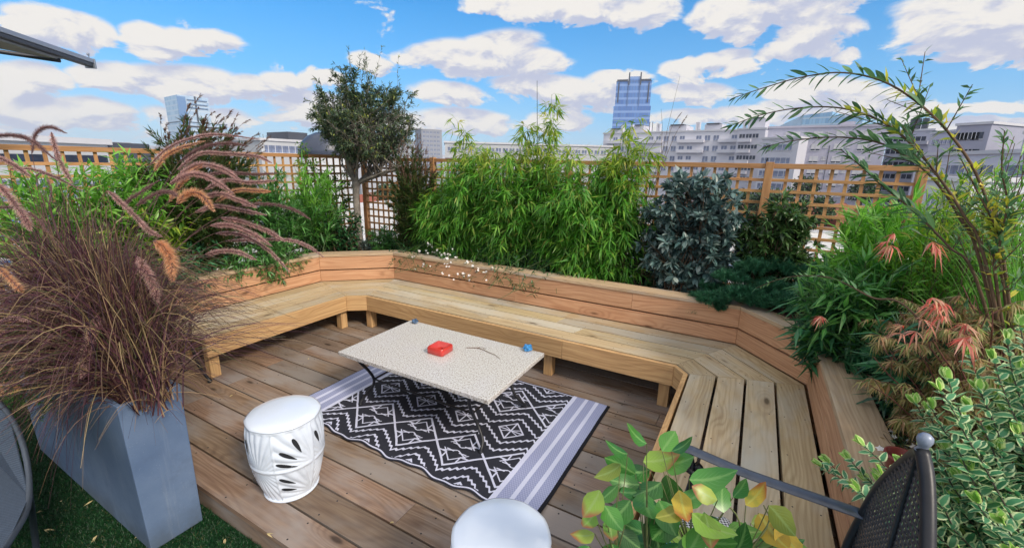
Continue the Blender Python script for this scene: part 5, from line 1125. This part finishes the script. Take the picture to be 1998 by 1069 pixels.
PL = [([(-30, 268), (20, 264), (60, 274), (108, 312)], 1.9, .015, a3), ([(62, 300), (70, 262), (95, 248), (130, 260)], 2.0, .014, a3), ([(100, 258), (108, 290), (122, 325), (142, 358)], 1.8, .015, a1), ([(-20, 300), (20, 318), (60, 345)], 1.8, .016, a1), ([(-10, 355), (15, 380), (45, 420), (60, 450)], 1.7, .020, a1),
 ([(210, 372), (232, 392), (262, 420), (290, 450), (316, 462)], 1.95, .017, a1), ([(292, 322), (330, 288), (380, 268), (430, 263), (505, 272)], 2.2, .013, a1), ([(300, 335), (322, 305), (350, 290), (400, 275)], 2.1, .016, a2), ([(345, 332), (390, 300), (440, 300), (500, 305), (530, 318)], 2.25, .016, a1), ([(345, 345), (385, 322), (430, 328), (470, 352)], 2.1, .019, a1), ([(330, 360), (372, 340), (410, 348), (455, 378)], 2.05, .020, a1),
 ([(345, 398), (365, 378), (392, 380), (418, 412)], 1.95, .023, a2), ([(400, 370), (440, 352), (490, 356), (540, 352)], 2.2, .016, a1), ([(390, 345), (440, 336), (490, 340), (545, 338)], 2.3, .014, a3), ([(420, 395), (460, 372), (500, 372), (528, 374)], 2.2, .017, a2), ([(300, 470), (318, 482), (332, 505), (337, 548)], 1.8, .030, a2), ([(268, 500), (282, 525), (298, 555), (308, 592)], 1.8, .024, a1), ([(192, 615), (180, 650), (168, 690), (160, 738)], 1.72, .026, a1),
 ([(400, 497), (432, 490), (465, 492), (500, 507)], 2.1, .017, a1), ([(420, 455), (470, 458), (520, 485), (565, 530)], 2.25, .015, a1), ([(440, 470), (500, 468), (560, 468), (600, 480), (632, 502)], 2.3, .014, a1), ([(470, 402), (520, 398), (570, 408), (606, 428)], 2.4, .014, a3), ([(430, 425), (470, 432), (520, 450), (555, 470)], 2.25, .018, a1), ([(410, 440), (450, 440), (490, 455), (530, 480)], 2.2, .019, a1), ([(380, 415), (420, 402), (470, 410), (520, 420)], 2.2, .016, a1),
 ([(265, 402), (300, 380), (330, 375), (360, 392)], 2.0, .016, a3), ([(240, 410), (250, 392), (275, 375), (310, 352)], 2.0, .013, a3), ([(-5, 520), (20, 545), (45, 570)], 1.6, .018, a2), ([(70, 345), (80, 338), (105, 345), (118, 346)], 1.8, .008, a3), ([(96, 400), (100, 370), (90, 345)], 1.8, .008, a3), ([(-10, 405), (30, 406), (70, 425), (95, 455)], 1.75, .011, a3), ([(20, 330), (60, 330), (100, 342), (160, 372)], 1.9, .012, a1), ([(350, 315), (395, 288), (440, 280), (480, 284)], 2.3, .015, a3), ([(395, 385), (430, 378), (465, 390), (500, 405)], 2.15, .018, a1),
 ([(330, 395), (350, 362), (370, 340), (400, 318)], 2.1, .018, a2), ([(-20, 640), (20, 620), (60, 628)], 1.6, .010, a1)]
for l, t, r_, mt in PL: plume(l, t, r_, mt)
# green weed growing at the left end of the planter
bush('weeping_bush', 'small leaved green plant trailing over the left end of the grey planter', 'plant', (-3.20, .66, .56), (-3.15, .52, .52), (.40, .22, .30), 80, 26, .022, .006, L_ole, M_stem, 'lance', 0, 50, .2, 1, .35, .10, .0015)

# ------------------------------------------------------------------ city
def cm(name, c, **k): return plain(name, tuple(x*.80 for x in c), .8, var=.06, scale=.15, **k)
M_cg = cm('city_ground', (.16, .17, .18)); m = MB(); m.box((-4000, -3000, -27), (4000, 5000, -26)); m.build('city_ground', M_cg, kind='structure')
M_glass = plain('window_glass', (.17, .20, .30), .2, .2, var=.5, scale=.6); M_glassd = plain('dark_glass', (.03, .04, .07), .2, .2, var=.4, scale=.8); M_wht = cm('white_trim', (.62, .63, .68)); M_slate = cm('dark_metal', (.07, .08, .11)); M_rail = plain('balcony_rail', (.30, .33, .42), .6)
def facade(name, c1, rowh, colw, w1, w2, cg, cv=None):
    """curtain wall: bands of glass and spandrel in object space (x along, z up)"""
    m, nt, out = newmat(name); x, y, z = uvs(nt, 'Object'); h = x+y; zr = (z/rowh).fract(); xr = (h/colw).fract(); cell = noise(nt, vec(nt, (h/colw).floor()*7.3, (z/rowh).floor()*3.1, 0.0), 1, 0)
    band = zr.lt(w1); mul = xr.lt(w2); g = mix(nt, cell.ss(.3, .7), cg[0], cg[1]); c = mix(nt, mul, g, c1); c = mix(nt, band, c, cv or c1); princ(nt, out, c, .25, .1, .5); return m
def building(name, label, u0, v0, D0, u1, D1, depth, zt=None, wall=None, roof=None, zb=-26, group=None, cat='building'):
    A, B = atd(u0, v0, D0), atd(u1, v0, D1); zt = A[2] if zt is None else zt; d = B[:2]-A[:2]; L_ = float(np.hypot(*d)); rz = math.atan2(d[1], d[0])
    root = thing(name, label, cat, (A[0], A[1], zb), rz, group); m = MB(); m.box((0, 0, 0), (L_, depth, zt-zb)); m.build('wall', wall, root)
    m = MB(); m.box((-.02*0-.25, -.25, zt-zb+.003), (L_+.25, depth+.25, zt-zb+.45)); m.build('roof', roof or M_wht, root); return root, L_, zt-zb
def winmesh(w_, h_, mt=M_glass, sill=True):
    m = MB(); m.box((-w_/2, -.06, -h_/2), (w_/2, .10, h_/2), mi=0)
    if sill: m.box((-w_/2-.1, -.16, -h_/2-.14), (w_/2+.1, -.062, -h_/2-.003), mi=1); m.box((-.05, -.10, -h_/2), (.05, -.063, h_/2), mi=1)
    me = bpy.data.meshes.new('window'); me.from_pydata(m.v, [], m.f); me.polygons.foreach_set('material_index', m.mi); me.materials.append(mt); me.materials.append(M_wht); return me
def windows(root, L_, Ht, nx, ny, w_, h_, fl=3.0, top=1.2, x0=1.5, x1=None, mt=M_glass, skip=.0, name='window', side=0):
    me = winmesh(w_, h_, mt); x1 = x1 or L_-1.5; c = 0
    for j in range(ny):
        for i in range(nx):
            if rnd.random() < skip or c >= 100: continue
            o = bpy.data.objects.new(name, me); COL.objects.link(o); o.parent = root; x = x0+(x1-x0)*(i+.5)/nx; o.location = (x, 0, Ht-top-fl*j-h_/2) if not side else (L_, x, Ht-top-fl*j-h_/2)
            if side: o.rotation_euler.z = math.pi/2
            c += 1
def bx_(root, name, lo, hi, mt): m = MB(); m.box(lo, hi); return m.build(name, mt, root)
# blue glass tower
F_bt = facade('blue_curtain_wall', (.10, .17, .36), 7.4, 3.1, .34, .16, ((.06, .15, .42), (.10, .22, .52)), (.20, .32, .60))
rt_, L_, Ht = building('glass_tower', 'tall blue glass tower with two roof masts rising above the bamboo', 1203, 160, 560, 1272, 560, 44, None, F_bt, cm('tower_top', (.08, .13, .26)))
bx_(rt_, 'crown_block', (L_*.34, .0, Ht+.46), (L_*.68, 44, Ht+5.2), F_bt); bx_(rt_, 'parapet', (L_*.02, -.8, Ht+.46), (L_*.33, 10, Ht+2.2), M_slate); bx_(rt_, 'parapet', (L_*.69, -.8, Ht+.46), (L_*.98, 10, Ht+2.2), M_slate)
for x in (.34, .665): bx_(rt_, 'mast', (L_*x, -1, Ht-4), (L_*x+1.5, 1.0, Ht+9.5), M_slate)
for x in (.06, .91): bx_(rt_, 'recess', (L_*x, -.5, Ht-23), (L_*x+1.3, -.01, Ht-1.0), M_slate)
for x in (.345, .67): bx_(rt_, 'rib', (L_*x, -.7, 0), (L_*x+.7, -.02, Ht-1), cm('rib', (.12, .20, .38)))
bx_(rt_, 'lower_bay', (-1.2, -.9, 0), (L_+1.4, 42, Ht-27), F_bt)
# left glass tower
F_lt = facade('pale_curtain_wall', (.36, .46, .58), 3.6, 2.4, .30, .12, ((.30, .42, .58), (.40, .52, .66)), (.44, .53, .64))
rt_, L_, Ht = building('glass_tower', 'pale glass tower with set back top behind the dark feathery shrub', 352, 238, 420, 442, 430, 30, None, F_lt, M_slate); zt2 = atd(360, 186, 420)[2]+26
bx_(rt_, 'upper_block', (.6, .5, Ht+.46), (L_*.66, 29, zt2), F_lt); bx_(rt_, 'corner_strip', (.0, -.5, Ht*.3), (L_*.17, -.02, zt2-1), plain('blue_strip', (.13, .23, .42), .3))
for z in (zt2-3, zt2-6, zt2-8.5): bx_(rt_, 'ledge', (L_*.2, -.25, z), (L_*.62, .48, z+.6), plain('ledge', (.12, .2, .34), .5))
bx_(rt_, 'ledge', (L_*.36, -.2, Ht+1), (L_*.39, .48, zt2), M_slate); bx_(rt_, 'ledge', (-.5, -.6, Ht-3.2), (L_*.98, -.02, Ht-2.2), M_slate); bx_(rt_, 'ledge', (L_*.2, -.6, Ht-7), (L_*.95, -.02, Ht-6.2), M_slate)
# near left building
M_lw = cm('white_render', (.52, .54, .58)); 
rt_, L_, Ht = building('office_building', 'long white building with dark band of windows behind the left trellis', -260, 262, 44, 205, 52, 14, None, M_lw, M_wht)
bx_(rt_, 'window_band', (L_*.68, -.08, Ht-1.6), (L_*.98, -.004, Ht-.9), M_glassd); bx_(rt_, 'window_band', (L_*.3, -.08, Ht-1.6), (L_*.62, -.004, Ht-.9), M_glassd); windows(rt_, L_, Ht, 12, 2, 1.7, 1.5, 3.0, 2.7, .5, mt=M_glass)
windows(rt_, L_, Ht, 12, 2, 1.9, 1.9, 3.0, 5.2, .5, mt=plain('blue_window', (.08, .18, .42), .15, var=.3, scale=1), name='blue_window'); bx_(rt_, 'dark_annex', (L_+.02, .5, Ht-3.2), (L_+4.5, 9, Ht+.25), M_slate)
# white building with dark box on the roof
rt_, L_, Ht = building('white_building', 'white flat roofed building with dark cube on its roof left of the olive tree', 508, 274, 95, 606, 100, 16, None, M_lw, M_wht)
windows(rt_, L_, Ht, 6, 3, 1.3, 1.3, 3.0, .8, .6); bx_(rt_, 'roof_box', (L_*.56, .3, Ht+.46), (L_*.96, 8, Ht+1.9), M_slate); bx_(rt_, 'terrace', (-1.5, -2.5, 0), (L_+3, -.26, Ht-2.4), M_lw)
for k in range(9): bx_(rt_, 'roof_post', (L_*.05+k*.6, 1.0, Ht+.46), (L_*.05+k*.6+.05, 1.05, Ht+1.0+.2*(k % 2)), M_slate)
o_ = atd(640, 300, 60); m = MB(); m.lathe([(3.3, 0), (3.25, .8), (2.9, 1.7), (2.2, 2.4), (1.2, 2.85), (.2, 3.0)], 32); d_ = m.build('dome_roof', plain('dark_dome', (.035, .045, .075), .4), None, label='dark rounded dome roof behind the olive tree crown', cat='dome'); d_.location = (o_[0], o_[1], o_[2]-.4)
d2 = MB(); d2.lathe([(3.2, -27.5), (3.2, .0)], 24); q_ = d2.build('drum_wall', M_lw, d_)
# middle distance
def block(name, label, u0, u1, v, D0, D1, depth, col, nx, ny, w_=1.4, h_=1.4, **k):
    rt_, L_, Ht = building(name, label, u0, v, D0, u1, D1, depth, None, cm('wall', col), M_wht); windows(rt_, L_, Ht, nx, ny, w_, h_, 3.0, 1.3, .6, **k); return rt_, L_, Ht
block('apartment_tower', 'grey apartment tower right of the olive crown', 822, 862, 252, 330, 335, 15, (.30, .32, .38), 5, 9, 1.6, 1.6)
block('apartment_block', 'hazy low block between olive crown and grey tower', 772, 824, 276, 380, 380, 14, (.42, .45, .50), 6, 5)
block('apartment_block', 'hazy low block directly behind the olive crown', 700, 772, 284, 300, 300, 14, (.46, .48, .54), 8, 4)
rt_, L_, Ht = building('long_building', 'long low white building with flat roof behind the bamboo tops', 868, 279, 120, 1195, 128, 18, None, M_lw, M_wht); windows(rt_, L_, Ht, 24, 4, 1.3, 1.0, 3.0, 1.0, .5); bx_(rt_, 'ledge', (0, -.5, Ht-4.1), (L_, -.02, Ht-3.8), M_slate)
# white apartment block with balconies
M_ap = cm('apartment_wall', (.72, .72, .80)); M_ap2 = cm('apartment_wall_darker', (.62, .62, .71))  # second wall colour is slightly darker, for roof blocks and the stepped block
rt_, L_, Ht = building('apartment_block', 'long white apartment block with balconies and roof chimneys below the blue tower', 1178, 262, 165, 1492, 150, 16, None, M_ap, M_wht)
windows(rt_, L_, Ht, 19, 5, 1.5, 1.5, 3.1, 1.2, .8, mt=M_glass, skip=.12)
for j in range(5):
    for a_, b_ in ((.03, .14), (.21, .42), (.52, .68), (.76, .90)): z = Ht-3.3-3.1*j; bx_(rt_, 'balcony', (L_*a_, -1.3, z), (L_*b_, -.02, z+.95), M_ap)
for a_, b_, hh in ((.03, .12, 1.6), (.20, .27, 2.6), (.44, .55, 2.2), (.66, .76, 2.2), (.90, .99, 3.4)): bx_(rt_, 'roof_block', (L_*a_, 2, Ht+.46), (L_*b_, 10, Ht+hh), M_ap2); bx_(rt_, 'roof_cap', (L_*a_+.5, 1.5, Ht+hh+.01), (L_*b_-.8, 9, Ht+hh+.35), M_slate)
for x in (.10, .17, .35, .36, .60, .61, .87, .95): bx_(rt_, 'chimney', (L_*x, 3, Ht+.46), (L_*x+.8, 4.2, Ht+3.1), M_ap)
for x in (.30, .32): bx_(rt_, 'chimney_pipe', (L_*x, 3, Ht+.46), (L_*x+.15, 3.2, Ht+3.8), M_slate)
# stepped block next to it
rt_, L_, Ht = building('apartment_block', 'narrow stepped white block at the right end of the balcony block', 1440, 254, 148, 1494, 146, 12, None, M_ap2, M_wht); windows(rt_, L_, Ht, 3, 5, 1.5, 1.1, 3.0, 1.2, .5, mt=M_glassd)
for j in range(4): bx_(rt_, 'balcony', (.5, -1.0, Ht-3.4-3*j), (L_*.55, -.02, Ht-2.6-3*j), M_ap)
# glass office with sloping left side
F_go = facade('office_curtain_wall', (.24, .36, .52), 3.4, 1.5, .22, .12, ((.20, .38, .60), (.30, .50, .70)), (.42, .55, .68))
A, B = atd(1520, 262, 300), atd(1678, 262, 290); d = B[:2]-A[:2]; L_ = float(np.hypot(*d)); rt_ = thing('glass_office', 'light blue glass office with sloping left flank behind the arching branches', 'building', (A[0], A[1], -26), math.atan2(d[1], d[0])); zz0 = A[2]+26
def zq(v): return atd(1580, v, 296)[2]+26
def gable(name, xz, y0, y1, mt, root):
    m = MB(); n = len(xz); vs = [(x, y0, z) for x, z in xz]+[(x, y1, z) for x, z in xz]; fs = [list(range(n)), list(range(n, 2*n))[::-1]]+[[i, i+n, (i+1) % n+n, (i+1) % n] for i in range(n)]; m.add(vs, fs, [[(0, 0)]*len(f) for f in fs]); return m.build(name, mt, root)
gable('flank', [(0, 0), (L_*.26, 0), (L_*.28, zq(224)), (0, zq(243))], 0, 30, plain('sloping_glass', (.34, .46, .60), .15, .2, var=.1, scale=.3), rt_)
gable('main_block', [(L_*.26+.02, 0), (L_*.63, 0), (L_*.64, zq(221)), (L_*.285, zq(225))], -.4, 30, F_go, rt_); gable('side_block', [(L_*.63+.02, 0), (L_, 0), (L_, zq(233)), (L_*.64+.02, zq(227))], -.2, 28, F_go, rt_)
# grey lilac slab
M_li = cm('lilac_concrete', (.50, .49, .60)); F_li = facade('ribbed_concrete', (.44, .43, .53), 400, .9, .0, .10, ((.40, .39, .49), (.42, .41, .50)))
rt_, L_, Ht = building('concrete_slab_block', 'wide lilac grey concrete slab block with small windows behind the right trellis', 1500, 251, 127, 1735, 128, 14, None, F_li, M_li); zt_ = Ht
windows(rt_, L_, Ht, 4, 8, 1.7, 1.0, 2.75, .9, L_*.16, L_*.92, mt=M_wht); windows(rt_, L_, Ht, 4, 8, 1.7, .28, 2.75, 2.1, L_*.16, L_*.92, mt=M_glassd, name='dark_slot'); windows(rt_, L_, Ht, 5, 8, .8, .8, 2.75, .95, L_*.08, L_*.98, mt=cm('white_panel', (.48, .48, .54)), name='side_window')
for x in (.36, .56): bx_(rt_, 'joint', (L_*x, -.1, Ht-14), (L_*x+.12, -.01, Ht-4), M_slate)
bx_(rt_, 'roof_block', (L_*.62, 2, Ht+.46), (L_*.74, 9, Ht+1.3), M_li)
block('apartment_block', 'white low block left of the lilac slab block', 1488, 1560, 272, 125, 122, 12, (.62, .63, .72), 5, 6, 1.5, 1.3)
rt_, L_, Ht = block('apartment_block', 'grey block with dark stacked balconies right of the lilac slab', 1735, 1822, 258, 150, 148, 14, (.48, .49, .60), 6, 9, 1.8, 1.5, mt=M_glassd)
for j in range(7): bx_(rt_, 'balcony', (.5, -1.2, Ht-3.2-3*j), (L_-.5, -.02, Ht-2.4-3*j), cm('balcony', (.38, .39, .46)))
for x in (.35, .45, .62): bx_(rt_, 'chimney', (L_*x, 3, Ht+.46), (L_*x+1.1, 4.1, Ht+3.2), M_slate)
block('apartment_block', 'pale lilac block with tiny windows behind the arching stems', 1818, 1870, 262, 135, 128, 12, (.56, .57, .70), 5, 9, .7, .9)
rt_, L_, Ht = block('apartment_block', 'dark louvred tower block near the right edge', 1868, 1935, 246, 120, 118, 14, (.38, .39, .50), 5, 12, 2.0, 1.2, mt=M_glassd)
block('apartment_block', 'lilac block at the right edge behind the green plume', 1925, 2020, 252, 140, 138, 14, (.50, .51, .64), 6, 8, 1.5, 1.3)
block('apartment_block', 'low grey block cut by the right edge of the picture', 2000, 2120, 262, 110, 108, 14, (.45, .47, .58), 6, 8, 1.5, 1.3)
rt_, L_, Ht = block('apartment_block', 'wide pale terraced block below the right hand towers', 1790, 2060, 305, 88, 72, 12, (.66, .67, .78), 13, 5, 1.5, 1.1, skip=.25)
block('white_house', 'white house with small windows beyond the end post of the trellis', 1800, 1900, 352, 60, 58, 9, (.58, .60, .66), 5, 3, .9, 1.1, skip=.3)
# neighbour's pale flat roof
M_fr2, nt, out = newmat('pale_roof_membrane'); c = Nd(nt, nt.nodes.new('ShaderNodeTexCoord').outputs['Object']); nn = noise(nt, c, .35, 6, .65); princ(nt, out, ramp(nt, nn, [(.42, .42, .43), (.58, .57, .55)], [.3, .7]), .9)
nb_ = thing('flat_roofed_building', 'neighbouring building with large pale flat roof seen through the trellis', 'building', (0, 0, -26)); bx_(nb_, 'wall', (-46, 13, 0), (52, 52, 21.3), M_lw); bx_(nb_, 'roof', (-46.2, 12.8, 21.31), (52.2, 52.2, 21.6), M_fr2)
for (lo, hi) in (((-46.2, 12.8, 21.61), (52.2, 13.2, 22.2)), ((-46.2, 51.8, 21.61), (52.2, 52.2, 22.2)), ((-46.2, 13.21, 21.61), (-45.8, 51.79, 22.2)), ((51.8, 13.21, 21.61), (52.2, 51.79, 22.2))): bx_(nb_, 'parapet', lo, hi, M_wht)
for k in range(22):
    x, y = rnd.uniform(-40, 46), rnd.uniform(16, 48); s1 = rnd.uniform(.6, 1.8); bx_(nb_, rnd.choice(['skylight', 'roof_vent', 'roof_hatch']), (x, y, 21.61), (x+s1*1.5, y+s1, 21.61+rnd.uniform(.4, 1.3)), rnd.choice([M_wht, M_slate, M_glass, M_lw]))
# small houses and trees in the streets beyond
M_tile = cm('red_tile', (.30, .09, .06)); M_tile2 = cm('brown_tile', (.20, .11, .08)); walls = [('white', (.55, .55, .56)), ('cream', (.50, .45, .36)), ('grey', (.35, .36, .38))]
hid = 0
for (u, D, kind) in [(1500, 85, 0), (1530, 100, 1), (1560, 78, 0), (1590, 95, 0), (1618, 82, 1), (1645, 105, 0), (1672, 80, 0), (1700, 92, 1), (1730, 84, 0), (1760, 98, 0), (1470, 90, 1), (1440, 100, 0), (1410, 88, 1), (1380, 96, 0), (750, 95, 1), (720, 86, 0), (690, 100, 0), (650, 90, 1), (780, 82, 0)]:
    A = atd(u, 350, D); wn, wc = walls[hid % 3]; wd_, dp_, hh = rnd.uniform(7, 10), rnd.uniform(7, 9), rnd.uniform(19.5, 22.3)-.02*D
    rn, rm = (('red tiled', M_tile) if kind == 0 else ('brown tiled', M_tile2)); rt_ = thing('house', '%s house with %s roof seen small through the lattice %s' % (wn, rn, 'right of the silver shrub' if u > 1300 else 'beside the olive trunk'), 'house', (A[0], A[1], -26), rnd.uniform(-.5, .5)-.5, 'small houses beyond the trellis')
    bx_(rt_, 'wall', (-wd_/2, -dp_/2, 0), (wd_/2, dp_/2, hh), cm('house_wall', wc)); gable('roof', [(-wd_/2-.3, hh+.01), (wd_/2+.3, hh+.01), (0, hh+2.4)], -dp_/2-.3, dp_/2+.3, rm, rt_); windows(rt_, wd_, hh, 3, 2, .9, 1.2, 3, .9, -wd_/2+.4, wd_/2-.4, mt=M_glassd)
    for o in rt_.children:
        if o.name.startswith('window'): o.location.y = -dp_/2
    hid += 1
L_city = leafmat('city_tree_leaf', [(.015, .04, .015), (.03, .07, .025), (.05, .09, .03)], None, .6, 0)
for k, (u, D, hz_) in enumerate([(1505, 70, 25.6), (1535, 74, 25.3), (1600, 72, 25.0), (1575, 110, 27), (1455, 75, 25), (1395, 80, 25.5), (760, 74, 25), (640, 80, 25.5), (1690, 110, 26.4), (1885, 50, 25), (1760, 64, 24.4)]):
    A = atd(u, 350, D); b_ = (A[0], A[1], -26.); root = thing('street_tree', 'dark green street tree seen small %s' % ['behind the lattice above the glossy shrub', 'behind the lattice, second from the glossy shrub', 'behind the lattice near its middle', 'tall, by the far houses', 'behind the silver shrub top', 'behind the rightmost bamboo', 'right of the olive trunk', 'left of the olive trunk', 'by the lilac slab block', 'at the white house beyond the trellis', 'left of the trellis end post'][k], 'tree', b_)
    m = MB(); m.tube([(0, 0, 0), (0, 0, hz_-4)], [.35, .2], 8); m.build('trunk', M_bark, root); n = 900; P = unit(n)*np.array([2.6, 2.6, 2.2])*RG.uniform(.5, 1, (n, 1))+(0, 0, hz_-2.6); link('crown', npmesh('crown', *leaves(P, unit(n), .6, .35, 'oval', 0)), L_city, root)
# far skyline as one mass
m = MB()
for k in range(170):
    a_ = -1.65+2.5*k/170+rnd.uniform(-.01, .01); D = rnd.uniform(500, 1100); w_ = rnd.uniform(15, 45); h_ = rnd.uniform(18, 40)+D*.004; x, y = D*math.sin(a_), D*math.cos(a_); m.obox((x, y, -26+h_/2), (w_*math.cos(-a_), w_*math.sin(-a_), 0), (-14*math.sin(-a_), 14*math.cos(-a_), 0), (0, 0, h_/2), mi=k % 3)
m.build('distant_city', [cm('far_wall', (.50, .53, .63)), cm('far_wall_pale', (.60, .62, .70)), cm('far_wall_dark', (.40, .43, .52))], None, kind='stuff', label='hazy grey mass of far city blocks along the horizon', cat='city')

# thin city haze
M_hz = bpy.data.materials.new('haze'); M_hz.use_nodes = True; nt = M_hz.node_tree; nt.nodes.clear(); out = nt.nodes.new('ShaderNodeOutputMaterial'); pv = nt.nodes.new('ShaderNodeVolumePrincipled'); pv.inputs['Color'].default_value = (.80, .88, 1, 1); pv.inputs['Density'].default_value = .00020; nt.links.new(pv.outputs[0], out.inputs['Volume'])
m = MB(); m.box((-4020, -3020, -28), (4020, 5020, 150)); m.build('haze', M_hz, kind='stuff', label='thin pale blue haze over the city', cat='haze')

# bits of dry leaf on the turf and the deck
M_dry = leafmat('dry_leaf', [(.40, .32, .14), (.50, .42, .22), (.30, .16, .07)], None, .7, .1)
for k, (u, v, zf) in enumerate([(182, 975, -.11), (200, 972, -.11), (190, 1043, -.11), (85, 1033, -.11), (120, 978, -.11), (440, 1050, -.11), (262, 1050, -.11), (70, 1000, -.11), (520, 1040, .004), (760, 1020, .004), (1120, 900, .004), (455, 770, .004), (600, 700, .004)]):
    p = atz(u, v, zf); V, F, uv = leaves(np.zeros((2, 3)), np.array([[1., 0, .02], [.9, .3, .05]]), RG.uniform(.02, .045, 2), .008, 'lance', 1, .3, .3)
    o = link('dry_leaf', npmesh('dry_leaf', V, F, uv), M_dry, None, 'pale dry leaf scrap lying on the dark green turf' if zf < 0 else 'small dry leaf scrap lying on the deck boards', 'leaf', None, 'dry leaf scraps on the turf' if zf < 0 else 'dry leaf scraps on the deck'); o.location = tuple(p); o.rotation_euler.z = rnd.uniform(0, 6)
